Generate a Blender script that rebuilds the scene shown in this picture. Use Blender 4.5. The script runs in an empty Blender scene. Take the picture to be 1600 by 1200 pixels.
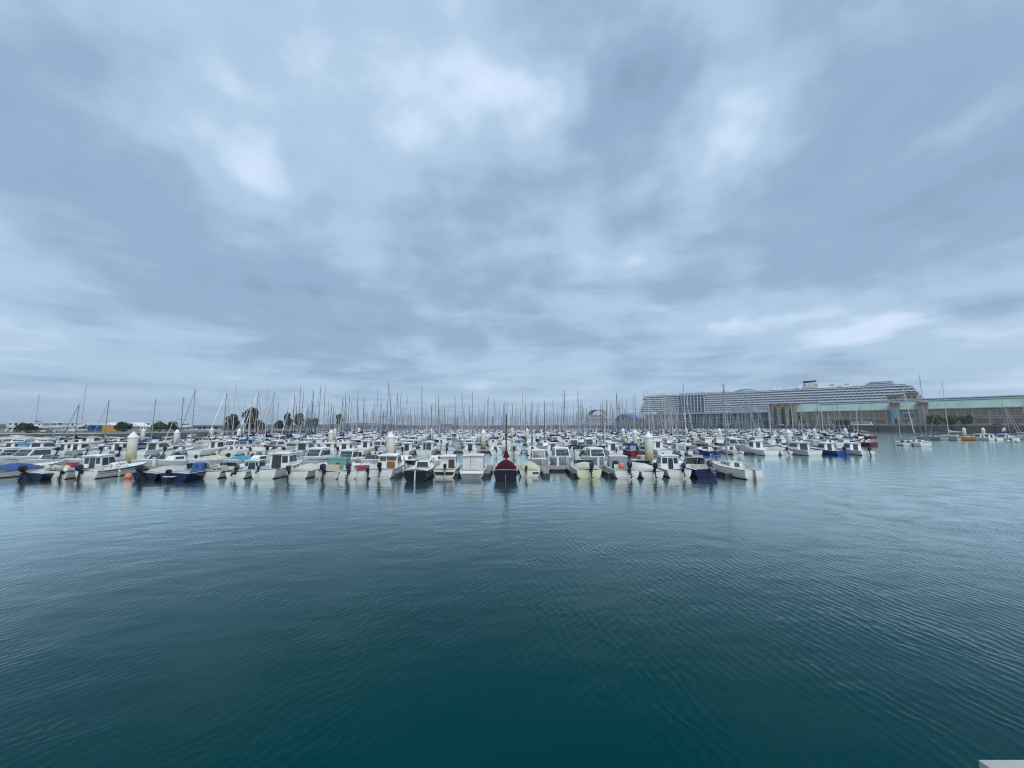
import bpy, bmesh, math, random
import numpy as np
from mathutils import Vector, Matrix

R = math.radians
PI = math.pi
sc = bpy.context.scene
col = sc.collection

# ------------------------------------------------------------------ camera
EYE = 4.9
PITCH = R(6.17)
FPX = 601.0                       # focal length in pixels of the 1600 px wide photograph
cam_d = bpy.data.cameras.new("camera")
cam_d.sensor_width = 36.0
cam_d.lens = 36.0 * FPX / 1600.0
cam_d.clip_start = 0.05
cam_d.clip_end = 20000.0
cam = bpy.data.objects.new("camera", cam_d)
col.objects.link(cam)
cam.location = (0, 0, EYE)
cam.rotation_euler = (PI / 2 + PITCH, 0, 0)
sc.camera = cam


def xat(px, Y, z=0.0):
    """World X of a thing seen at column px and standing at distance Y."""
    zc = Y * math.cos(PITCH) + (z - EYE) * math.sin(PITCH)
    return (px - 800.0) / FPX * zc


def ray(px, py):
    d = Vector(((px - 800.0) / FPX, 1.0, (600.0 - py) / FPX))
    c, s = math.cos(PITCH), math.sin(PITCH)
    return Vector((d.x, d.y * c - d.z * s, d.y * s + d.z * c)).normalized()


# ------------------------------------------------------------------ world: overcast sky
SUN_EL, SUN_AZ = R(50), R(155)
world = bpy.data.worlds.new("World")
sc.world = world
world.use_nodes = True
wt = world.node_tree
wt.nodes.clear()


def wn(kind, **kw):
    n = wt.nodes.new(kind)
    for k, v in kw.items():
        setattr(n, k, v)
    return n


def wl(a, b):
    wt.links.new(a, b)


def wmath(op, a, b=None, c=None, clamp=False):
    n = wn("ShaderNodeMath", operation=op, use_clamp=clamp)
    for i, v in enumerate((a, b, c)):
        if v is None:
            continue
        if isinstance(v, (int, float)):
            n.inputs[i].default_value = v
        else:
            wl(v, n.inputs[i])
    return n.outputs[0]


def wvec(op, a, b=None, scale=None):
    n = wn("ShaderNodeVectorMath", operation=op)
    for i, v in enumerate((a, b)):
        if v is None:
            continue
        if isinstance(v, (tuple, list, Vector)):
            n.inputs[i].default_value = tuple(v)
        else:
            wl(v, n.inputs[i])
    if scale is not None:
        if isinstance(scale, (int, float)):
            n.inputs["Scale"].default_value = scale
        else:
            wl(scale, n.inputs["Scale"])
    return n.outputs["Value"] if op in ("DISTANCE", "LENGTH", "DOT_PRODUCT") else n.outputs[0]


def wnoise(vec, scale, detail, rough, out="Fac", dist=0.0, lac=2.0):
    n = wn("ShaderNodeTexNoise")
    wl(vec, n.inputs["Vector"])
    n.inputs["Scale"].default_value = scale
    n.inputs["Detail"].default_value = detail
    n.inputs["Roughness"].default_value = rough
    n.inputs["Distortion"].default_value = dist
    n.inputs["Lacunarity"].default_value = lac
    return n.outputs[out]


tc = wn("ShaderNodeTexCoord")
D = tc.outputs["Generated"]
sep = wn("ShaderNodeSeparateXYZ")
wl(D, sep.inputs[0])
dz = wmath("MAXIMUM", sep.outputs["Z"], 0.0)
den = wmath("ADD", dz, 0.07)
comb = wn("ShaderNodeCombineXYZ")
wl(wmath("DIVIDE", sep.outputs["X"], den), comb.inputs[0])
wl(wmath("DIVIDE", sep.outputs["Y"], den), comb.inputs[1])
P = comb.outputs[0]                                   # the cloud layer seen from below
warp = wvec("SUBTRACT", wnoise(P, 0.55, 3, 0.5, "Color"), (0.5, 0.5, 0.5))
Pw = wvec("ADD", P, wvec("SCALE", warp, scale=0.8))
n_big = wnoise(wvec("ADD", Pw, (3.7, 1.9, 0.0)), 0.36, 4, 0.52)
n_mid = wnoise(wvec("ADD", Pw, (9.1, 4.4, 2.0)), 1.1, 5, 0.5)
n_fine = wnoise(wvec("ADD", Pw, (1.3, 7.7, 5.0)), 3.2, 5, 0.55)
lum = wmath("MULTIPLY_ADD", wmath("SUBTRACT", n_big, 0.5), 0.50, 0.450)
lum = wmath("MULTIPLY_ADD", wmath("SUBTRACT", n_mid, 0.5), 0.72, lum)
lum = wmath("MULTIPLY_ADD", wmath("SUBTRACT", n_fine, 0.5), 0.17, lum)
lump = wnoise(wvec("ADD", wvec("MULTIPLY", D, (1.0, 1.0, 1.5)), wvec("SCALE", warp, scale=0.10)), 7.5, 4, 0.52)
lum = wmath("MULTIPLY_ADD", wmath("MULTIPLY", wmath("SUBTRACT", lump, 0.5), wmath("MINIMUM", wmath("MULTIPLY", dz, 5.0), 1.0)), 0.50, lum)
streak = wnoise(wvec("MULTIPLY", D, (2.2, 2.2, 26.0)), 1.0, 5, 0.55, dist=0.4)
lum = wmath("MULTIPLY_ADD", wmath("MULTIPLY", wmath("SUBTRACT", streak, 0.5), wmath("EXPONENT", wmath("MULTIPLY", dz, -4.0))), 0.72, lum)
# thinner and thicker places of the deck, softened by the same warp
dwarp = wvec("ADD", D, wvec("MULTIPLY", wvec("SUBTRACT", wnoise(D, 5.0, 3, 0.5, "Color"), (0.5, 0.5, 0.5)), (0.30, 0.30, 0.13)))
SPOTS = [  # column, row in the photo, angular radius, stretch in height, strength
    (325, 150, 0.10, 1.0, 0.26), (405, 258, 0.09, 1.5, 0.28), (770, 165, 0.15, 1.4, 0.30), (850, 160, 0.08, 1.0, 0.12), (650, 165, 0.10, 1.3, 0.12),
    (1125, 210, 0.10, 1.1, 0.26), (965, 425, 0.09, 1.8, 0.28), (600, 330, 0.20, 1.0, 0.10), (1180, 50, 0.20, 1.0, 0.08), (420, 40, 0.2, 1.0, 0.08),
    (1180, 505, 0.20, 7.0, 0.30), (1420, 520, 0.20, 7.0, 0.30), (1560, 575, 0.24, 3.0, 0.20), (780, 590, 0.30, 7.0, 0.14), (1040, 493, 0.05, 8.0, 0.2),
    (120, 560, 0.35, 6.0, 0.16), (60, 440, 0.30, 4.0, 0.12), (600, 470, 0.10, 2.0, 0.10),
    (560, 520, 0.22, 2.6, -0.20), (330, 360, 0.26, 1.2, -0.14), (985, 170, 0.10, 1.0, -0.22), (120, 300, 0.25, 1.0, -0.06),
    (1400, 330, 0.32, 1.6, -0.14), (720, 385, 0.16, 1.6, -0.16), (860, 30, 0.25, 1.2, -0.10), (1060, 475, 0.14, 4.0, -0.14), (1330, 130, 0.2, 1.0, -0.08),
]
for (px, py, rad, st, amp) in SPOTS:
    d0 = ray(px, py)
    k = (1.0, 1.0, st)
    dist = wvec("DISTANCE", wvec("MULTIPLY", dwarp, k), (d0.x, d0.y, d0.z * st))
    rad *= 0.9 if amp > 0 else 1.0
    e = wmath("EXPONENT", wmath("MULTIPLY", wmath("POWER", wmath("DIVIDE", dist, rad), 2.0), -1.0))
    lum = wmath("MULTIPLY_ADD", e, amp * 1.05, lum)
# haze band: towards the horizon the contrast dies away
hz = wmath("EXPONENT", wmath("MULTIPLY", dz, -14.0))
lum_h = wmath("MULTIPLY_ADD", wmath("SUBTRACT", lum, 0.55), wmath("MULTIPLY_ADD", hz, -0.55, 1.0),
              wmath("MULTIPLY_ADD", hz, 0.02, 0.55))
ramp = wn("ShaderNodeValToRGB")
cr = ramp.color_ramp
cr.interpolation = "EASE"
cr.elements[0].position = 0.0
cr.elements[0].color = (0.168, 0.268, 0.390, 1)
cr.elements[1].position = 1.0
cr.elements[1].color = (0.70, 0.78, 0.92, 1)
for pos, c in ((0.28, (0.238, 0.345, 0.490, 1)), (0.55, (0.345, 0.470, 0.620, 1)), (0.80, (0.51, 0.62, 0.775, 1))):
    el = cr.elements.new(pos)
    el.color = c
wl(lum_h, ramp.inputs[0])
sky = wn("ShaderNodeTexSky", sky_type="NISHITA")
sky.sun_disc = False
sky.sun_elevation = SUN_EL
sky.sun_rotation = SUN_AZ
sky.air_density = 1.2
sky.dust_density = 2.5
mix = wn("ShaderNodeMix", data_type="RGBA")
mix.inputs[0].default_value = 0.95
wl(sky.outputs[0], mix.inputs[6])
wl(wvec("SCALE", ramp.outputs[0], scale=10.0), mix.inputs[7])
bg = wn("ShaderNodeBackground")
bg.inputs["Strength"].default_value = 0.10
wl(mix.outputs[2], bg.inputs["Color"])
wo = wn("ShaderNodeOutputWorld")
wl(bg.outputs[0], wo.inputs[0])

# ------------------------------------------------------------------ sun (behind a closed cloud deck)
sun_d = bpy.data.lights.new("sun", "SUN")
sun_d.energy = 1.5
sun_d.angle = R(40)
sun_d.color = (1.0, 0.97, 0.93)
sun = bpy.data.objects.new("sun", sun_d)
col.objects.link(sun)
# Nishita: rotation 0 = +Y, positive turns towards +X
sdir = Vector((math.sin(SUN_AZ) * math.cos(SUN_EL), math.cos(SUN_AZ) * math.cos(SUN_EL), math.sin(SUN_EL)))
sun.rotation_euler = sdir.to_track_quat("Z", "Y").to_euler()

vs = sc.view_settings
vs.view_transform = "Standard"
vs.look = "None"
vs.exposure = 0.38
vs.gamma = 1.0
vs.use_curve_mapping = False
sc.cycles.use_denoising = True
sc.cycles.max_bounces = 6
sc.cycles.diffuse_bounces = 2
sc.cycles.glossy_bounces = 3
sc.cycles.volume_bounces = 0
sc.cycles.sample_clamp_indirect = 4.0
sc.cycles.filter_width = 1.15

rng = random.Random(11)


# ------------------------------------------------------------------ materials
class Mat:
    def __init__(s, name, base=(0.5, 0.5, 0.5), rough=0.5, metal=0.0, spec=0.5):
        s.m = bpy.data.materials.new(name)
        s.m.use_nodes = True
        s.t = s.m.node_tree
        s.b = s.t.nodes["Principled BSDF"]
        s.b.inputs["Base Color"].default_value = (*base, 1)
        s.b.inputs["Roughness"].default_value = rough
        s.b.inputs["Metallic"].default_value = metal
        s.b.inputs["Specular IOR Level"].default_value = spec

    def n(s, kind, **kw):
        n = s.t.nodes.new(kind)
        for k, v in kw.items():
            setattr(n, k, v)
        return n

    def l(s, a, b):
        s.t.links.new(a, b)

    def coord(s, which="Object", scale=(1, 1, 1), rot=(0, 0, 0), vt="POINT"):
        c = s.n("ShaderNodeTexCoord")
        mp = s.n("ShaderNodeMapping", vector_type=vt)
        mp.inputs["Scale"].default_value = scale
        mp.inputs["Rotation"].default_value = rot
        s.l(c.outputs[which], mp.inputs[0])
        return mp.outputs[0]

    def noise(s, vec, scale, detail=3, rough=0.5, dist=0.0):
        n = s.n("ShaderNodeTexNoise")
        s.l(vec, n.inputs["Vector"])
        n.inputs["Scale"].default_value = scale
        n.inputs["Detail"].default_value = detail
        n.inputs["Roughness"].default_value = rough
        n.inputs["Distortion"].default_value = dist
        return n.outputs["Fac"]

    def ramp(s, fac, stops):
        r = s.n("ShaderNodeValToRGB")
        e = r.color_ramp.elements
        e[0].position, e[0].color = stops[0][0], (*stops[0][1], 1)
        e[1].position, e[1].color = stops[-1][0], (*stops[-1][1], 1)
        for p, c in stops[1:-1]:
            q = e.new(p)
            q.color = (*c, 1)
        s.l(fac, r.inputs[0])
        return r.outputs[0]

    def mul(s, a, b, fac=1.0, mode="MULTIPLY"):
        m = s.n("ShaderNodeMix", data_type="RGBA", blend_type=mode)
        if isinstance(fac, float):
            m.inputs[0].default_value = fac
        else:
            s.l(fac, m.inputs[0])
        for sock, v in ((m.inputs[6], a), (m.inputs[7], b)):
            if isinstance(v, tuple):
                sock.default_value = (*v, 1)
            else:
                s.l(v, sock)
        return m.outputs[2]

    def math(s, op, a, b=None, clamp=False):
        n = s.n("ShaderNodeMath", operation=op, use_clamp=clamp)
        for i, v in enumerate((a, b)):
            if v is None:
                continue
            if isinstance(v, (int, float)):
                n.inputs[i].default_value = v
            else:
                s.l(v, n.inputs[i])
        return n.outputs[0]

    def base(s, c):
        s.l(c, s.b.inputs["Base Color"])
        return s

    def bump(s, h, strength=0.3, dist=0.02):
        b = s.n("ShaderNodeBump")
        b.inputs["Strength"].default_value = strength
        b.inputs["Distance"].default_value = dist
        s.l(h, b.inputs["Height"])
        s.l(b.outputs[0], s.b.inputs["Normal"])
        return s


M = {}


def mottled(name, base, rough=0.6, scale=2.0, amt=0.25, spec=0.4, metal=0.0, coord="Object", stretch=(1, 1, 1), bump=0.0):
    m = Mat(name, base, rough, metal, spec)
    f = m.noise(m.coord(coord, stretch), scale, 5, 0.6)
    lo = tuple(c * (1 - amt) for c in base)
    hi = tuple(min(1, c * (1 + amt)) for c in base)
    m.base(m.ramp(f, [(0.3, lo), (0.7, hi)]))
    if bump:
        m.bump(f, bump, 0.03)
    M[name] = m.m
    return m.m


def painted(name, rough, spec, streak=0.35, dirt=(0.42, 0.40, 0.33), fade=0.12):
    """Takes its colour from the object, with weathering streaks and a little variation from boat to boat."""
    m = Mat(name, (1, 1, 1), rough, 0, spec)
    oi = m.n("ShaderNodeObjectInfo")
    v = m.coord("Object", (3.0, 3.0, 0.7))
    f = m.noise(v, 2.2, 5, 0.65)
    g = m.noise(m.coord("Object", (1, 1, 1)), 0.9, 3, 0.5)
    c = m.mul(oi.outputs["Color"], m.ramp(g, [(0.3, (1 - fade,) * 3), (0.7, (1, 1, 1))]))
    rv = m.math("MULTIPLY_ADD", oi.outputs["Random"], 0.16)
    rv.node.inputs[2].default_value = 0.88
    cc = m.n("ShaderNodeCombineColor")
    for i in range(3):
        m.l(rv, cc.inputs[i])
    c = m.mul(c, cc.outputs[0])
    mask = m.ramp(f, [(0.52, (0, 0, 0)), (0.74, (streak,) * 3)])
    c = m.mul(c, dirt, mask, "MIX") if False else m.mul(c, m.mul(c, dirt), mask, "MIX")
    if name == "gelcoat":          # scum line left by the water along the boot top
        sz = m.n("ShaderNodeSeparateXYZ")
        m.l(m.coord("Object"), sz.inputs[0])
        zz = m.math("MULTIPLY_ADD", m.noise(m.coord("Object", (2, 2, 1)), 2.5, 4, 0.6), -0.30)
        m.l(sz.outputs["Z"], zz.node.inputs[2])
        c = m.mul(c, (0.62, 0.58, 0.44), m.ramp(zz, [(0.0, (0.5,) * 3), (0.14, (0.0,) * 3)]))
    m.base(c)
    M[name] = m.m


painted("gelcoat", 0.32, 0.5, 0.28)
painted("deck_gelcoat", 0.5, 0.4, 0.28)
painted("fabric", 0.9, 0.1, 0.35, (0.5, 0.5, 0.5), 0.28)
painted("cowl", 0.35, 0.4, 0.2)
painted("alloy", 0.45, 0.5, 0.1)

m = Mat("antifouling", (0.05, 0.05, 0.07), 0.75)
oi = m.n("ShaderNodeObjectInfo")
r_ = m.ramp(oi.outputs["Random"], [(0.0, (0.012, 0.014, 0.02)), (0.35, (0.012, 0.018, 0.05)), (0.6, (0.02, 0.02, 0.022)),
                                   (0.8, (0.13, 0.02, 0.015)), (1.0, (0.02, 0.03, 0.06))])
r_.node.color_ramp.interpolation = "CONSTANT"
m.base(r_)
M["antifouling"] = m.m

M["glass"] = Mat("glass", (0.035, 0.055, 0.062), 0.06, 0, 0.7).m
M["clear_vinyl"] = Mat("clear_vinyl", (0.22, 0.26, 0.27), 0.15, 0, 0.6).m
M["rubber"] = mottled("rubber", (0.018, 0.018, 0.02), 0.6)
M["steel"] = Mat("steel", (0.6, 0.62, 0.64), 0.3, 0.9).m
M["rope"] = mottled("rope", (0.30, 0.29, 0.26), 0.9, 8)
M["teak"] = mottled("teak", (0.22, 0.13, 0.07), 0.7, 6, 0.3)
M["red_paint"] = mottled("red_paint", (0.45, 0.05, 0.04), 0.5)
M["orange_plastic"] = mottled("orange_plastic", (0.70, 0.22, 0.14), 0.5, 4, 0.15)
M["white_plastic"] = mottled("white_plastic", (0.78, 0.78, 0.75), 0.45, 3, 0.10)
M["text_white"] = Mat("text_white", (0.8, 0.8, 0.8), 0.5).m
M["text_dark"] = Mat("text_dark", (0.03, 0.03, 0.05), 0.5).m

# pontoon boards
m = Mat("boards", (0.3, 0.29, 0.27), 0.85)
v = m.coord("Object")
w = m.n("ShaderNodeTexWave", wave_type="BANDS", bands_direction="X")
m.l(v, w.inputs["Vector"])
w.inputs["Scale"].default_value = 2.2
w.inputs["Distortion"].default_value = 0.3
f = m.noise(v, 1.2, 5, 0.65)
c = m.ramp(f, [(0.3, (0.19, 0.18, 0.165)), (0.7, (0.36, 0.35, 0.32))])
m.base(m.mul(c, m.ramp(w.outputs["Fac"], [(0.0, (0.55, 0.55, 0.55)), (0.18, (1, 1, 1))])))
M["boards"] = m.m
M["float"] = mottled("float", (0.055, 0.06, 0.06), 0.8, 2, 0.4)
M["fascia"] = mottled("fascia", (0.36, 0.35, 0.33), 0.8, 1.5, 0.3)

# mooring pile: cream paint, weed and mud up to the tide line
m = Mat("pile_paint", (0.7, 0.68, 0.6), 0.7)
v = m.coord("Object")
sp = m.n("ShaderNodeSeparateXYZ")
m.l(v, sp.inputs[0])
f = m.noise(m.coord("Object", (2.5, 2.5, 0.8)), 1.6, 5, 0.65)
hgt = m.math("MULTIPLY_ADD", f, 1.5)
m.l(sp.outputs["Z"], hgt.node.inputs[2])
c = m.ramp(m.math("MULTIPLY", hgt, 0.2), [(0.0, (0.05, 0.055, 0.02)), (0.27, (0.10, 0.085, 0.035)), (0.37, (0.28, 0.25, 0.10)),
                                          (0.50, (0.52, 0.49, 0.34)), (0.72, (0.70, 0.69, 0.62)), (1.0, (0.78, 0.78, 0.76))])
m.base(c)
M["pile_paint"] = m.m

# stone, concrete, ground
def stone(name, base, scale, mortar=0.6, rough=0.9):
    m = Mat(name, base, rough)
    v = m.coord("Object")
    b = m.n("ShaderNodeTexBrick")
    m.l(v, b.inputs["Vector"])
    b.inputs["Scale"].default_value = scale
    b.inputs["Color1"].default_value = (*[c * 1.12 for c in base], 1)
    b.inputs["Color2"].default_value = (*[c * 0.85 for c in base], 1)
    b.inputs["Mortar"].default_value = (*[c * mortar for c in base], 1)
    f = m.noise(v, 0.35, 6, 0.65)
    m.base(m.mul(b.outputs["Color"], m.ramp(f, [(0.3, (0.65, 0.65, 0.66)), (0.7, (1.15, 1.12, 1.08))])))
    M[name] = m.m


stone("quay_stone", (0.085, 0.088, 0.082), 0.5)
stone("facade_stone", (0.34, 0.30, 0.245), 0.45, 0.8)
mottled("facade_brick", (0.20, 0.135, 0.11), 0.9, 0.5, 0.3)
mottled("facade_trim", (0.36, 0.31, 0.25), 0.85, 0.6, 0.2)
mottled("copper_green", (0.31, 0.435, 0.37), 0.6, 0.12, 0.15, stretch=(1, 1, 1))
mottled("roof_grey", (0.42, 0.47, 0.50), 0.5, 0.3, 0.15)
mottled("asphalt", (0.10, 0.10, 0.10), 0.9, 0.3, 0.3)
mottled("yard", (0.17, 0.17, 0.15), 0.95, 0.12, 0.35)
mottled("verge", (0.075, 0.095, 0.045), 0.95, 0.25, 0.45)
mottled("concrete", (0.46, 0.46, 0.43), 0.85, 1.3, 0.22, bump=0.35)
mottled("rock", (0.075, 0.08, 0.08), 0.95, 0.2, 0.4)
mottled("bark", (0.06, 0.05, 0.04), 0.95, 2)
mottled("dark_wood", (0.07, 0.045, 0.03), 0.8, 2)
M["window_dark"] = Mat("window_dark", (0.045, 0.055, 0.06), 0.12, 0, 0.6).m
M["curtain_glass"] = Mat("curtain_glass", (0.05, 0.09, 0.10), 0.1, 0, 0.7).m


def leafy(name, c0, c1):
    m = Mat(name, c0, 0.75, 0, 0.2)
    f = m.noise(m.coord("Object"), 0.9, 4, 0.6)
    g = m.noise(m.coord("Object"), 5.0, 2, 0.6)
    m.base(m.mul(m.ramp(f, [(0.3, c0), (0.7, c1)]), m.ramp(g, [(0.3, (0.75, 0.75, 0.75)), (0.7, (1.2, 1.2, 1.1))])))
    M[name] = m.m


leafy("leaf_dark", (0.022, 0.036, 0.020), (0.045, 0.066, 0.030))
leafy("leaf_mid", (0.035, 0.065, 0.022), (0.075, 0.115, 0.040))

# ship
mottled("ship_white", (0.80, 0.82, 0.82), 0.45, 0.06, 0.06)
M["ship_glass"] = Mat("ship_glass", (0.055, 0.085, 0.13), 0.12, 0, 0.6).m
M["ship_rail_glass"] = Mat("ship_rail_glass", (0.27, 0.33, 0.40), 0.15, 0, 0.6).m
mottled("ship_grey", (0.36, 0.40, 0.44), 0.5, 0.1, 0.1)
M["black_paint"] = Mat("black_paint", (0.015, 0.015, 0.018), 0.5).m
for nm, c in (("orange_panel", (0.62, 0.33, 0.10)), ("mural_blue", (0.10, 0.20, 0.42)), ("banner_blue", (0.06, 0.33, 0.62)),
              ("wave_blue", (0.07, 0.10, 0.30)), ("banner_red", (0.50, 0.05, 0.06)), ("container_blue", (0.03, 0.10, 0.26)),
              ("container_orange", (0.50, 0.27, 0.07)), ("container_red", (0.32, 0.05, 0.04)), ("text_blue", (0.05, 0.09, 0.35)),
              ("text_red", (0.55, 0.06, 0.05)), ("text_yellow", (0.75, 0.50, 0.05)), ("text_green", (0.10, 0.38, 0.12)),
              ("tail_red", (0.5, 0.02, 0.02)), ("headlamp", (0.7, 0.7, 0.7)), ("jacket_dark", (0.02, 0.022, 0.03)), ("skin", (0.45, 0.29, 0.21)),
              ("hair", (0.03, 0.02, 0.015)), ("cream_wall", (0.55, 0.55, 0.52)), ("slate", (0.13, 0.15, 0.17)), ("tent_white", (0.78, 0.80, 0.80))):
    mottled(nm, c, 0.6, 0.6, 0.12)

# ------------------------------------------------------------------ water material
m = Mat("water")
v = m.coord("Object")
sp = m.n("ShaderNodeSeparateXYZ")
m.l(v, sp.inputs[0])
# wind ripples: two trains of short-crested wavelets crossing at an angle, with calmer lanes
def wavelets(rot, scale, dist, dscale, asp=0.75):
    w_ = m.n("ShaderNodeTexWave", wave_type="BANDS", bands_direction="X", wave_profile="SIN")
    m.l(m.coord("Object", (1.0, 1.0 / asp, 1.0), (0, 0, R(rot)), "TEXTURE"), w_.inputs["Vector"])
    w_.inputs["Scale"].default_value = scale
    w_.inputs["Distortion"].default_value = dist
    w_.inputs["Detail"].default_value = 3.0
    w_.inputs["Detail Scale"].default_value = dscale
    w_.inputs["Detail Roughness"].default_value = 0.6
    return w_.outputs["Fac"]


rip1 = wavelets(11, 1.25, 9.0, 0.9)
rip1b = m.noise(m.coord("Object", (0.5, 1.0, 1.0), (0, 0, R(20)), "TEXTURE"), 3.2, 3, 0.6, 0.3)
rip2 = wavelets(-38, 1.5, 9.0, 0.9)
rip3 = m.noise(m.coord("Object", (1.0, 0.6, 1.0), (0, 0, R(8)), "TEXTURE"), 0.5, 2, 0.5, 0.2)
patch = m.noise(m.coord("Object"), 0.55, 3, 0.55, 0.3)
lanes = m.noise(m.coord("Object", (1.0, 2.2, 1.0), (0, 0, R(25)), "TEXTURE"), 0.12, 4, 0.6, 0.6)
mr = m.n("ShaderNodeMapRange")
m.l(sp.outputs["X"], mr.inputs["Value"])
mr.inputs["From Min"].default_value = -14
mr.inputs["From Max"].default_value = 10
mr.inputs["To Min"].default_value = 0.28
mr.inputs["To Max"].default_value = 1.0
mr.interpolation_type = "SMOOTHSTEP"
laneamp = m.n("ShaderNodeMapRange")
m.l(lanes, laneamp.inputs["Value"])
laneamp.inputs["From Min"].default_value = 0.36
laneamp.inputs["From Max"].default_value = 0.64
laneamp.inputs["To Min"].default_value = 0.45
laneamp.inputs["To Max"].default_value = 1.15
my = m.n("ShaderNodeMapRange")            # the basin in the lee of the pontoons is calmer
m.l(sp.outputs["Y"], my.inputs["Value"])
my.inputs["From Min"].default_value = 16
my.inputs["From Max"].default_value = 55
my.inputs["To Min"].default_value = 1.0
my.inputs["To Max"].default_value = 0.22
my.interpolation_type = "SMOOTHSTEP"
amp = m.math("MULTIPLY", m.math("MULTIPLY", mr.outputs[0], laneamp.outputs[0]), my.outputs[0])
pt = m.n("ShaderNodeMapRange")
m.l(patch, pt.inputs["Value"])
for nm, v_ in (("From Min", 0.35), ("From Max", 0.65), ("To Min", 0.35), ("To Max", 1.15)):
    pt.inputs[nm].default_value = v_
crest = m.math("ADD", m.math("MULTIPLY", m.math("POWER", rip1, 1.6), 0.0062), m.math("MULTIPLY", rip1b, 0.012))
h1 = m.math("MULTIPLY", m.math("MULTIPLY", crest, amp), pt.outputs[0])
h2 = m.math("MULTIPLY", m.math("MULTIPLY", rip2, 0.0030), m.math("MULTIPLY", pt.outputs[0], laneamp.outputs[0]))
h2 = m.math("MULTIPLY", h2, m.math("MULTIPLY_ADD", my.outputs[0], 0.8))
h2.node.inputs[1].links[0].from_node.inputs[2].default_value = 0.2
h3 = m.math("MULTIPLY", rip3, 0.034)
hh = m.math("ADD", m.math("ADD", h1, h2), h3)
bp = m.n("ShaderNodeBump")
bp.inputs["Strength"].default_value = 1.0
bp.inputs["Distance"].default_value = 1.0
m.l(hh, bp.inputs["Height"])
body = m.n("ShaderNodeBsdfDiffuse")              # light scattered back out of the deep green water
body.inputs["Color"].default_value = (0.0002, 0.042, 0.047, 1)
gls = m.n("ShaderNodeBsdfGlossy")
gls.inputs["Roughness"].default_value = 0.14
gls.inputs["Color"].default_value = (0.90, 1.0, 0.985, 1)
lw = m.n("ShaderNodeLayerWeight")
lw.inputs["Blend"].default_value = 0.5
for nd in (gls, lw):
    m.l(bp.outputs[0], nd.inputs["Normal"])
fres = m.math("MINIMUM", m.math("MULTIPLY", m.math("POWER", lw.outputs["Facing"], 6.4), 2.05), 0.97)
mx = m.n("ShaderNodeMixShader")
m.l(fres, mx.inputs[0])
m.l(body.outputs[0], mx.inputs[1])
m.l(gls.outputs[0], mx.inputs[2])
outn = [n for n in m.t.nodes if n.type == "OUTPUT_MATERIAL"][0]
m.l(mx.outputs[0], outn.inputs["Surface"])
m.t.nodes.remove(m.b)
M["water"] = m.m


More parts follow.
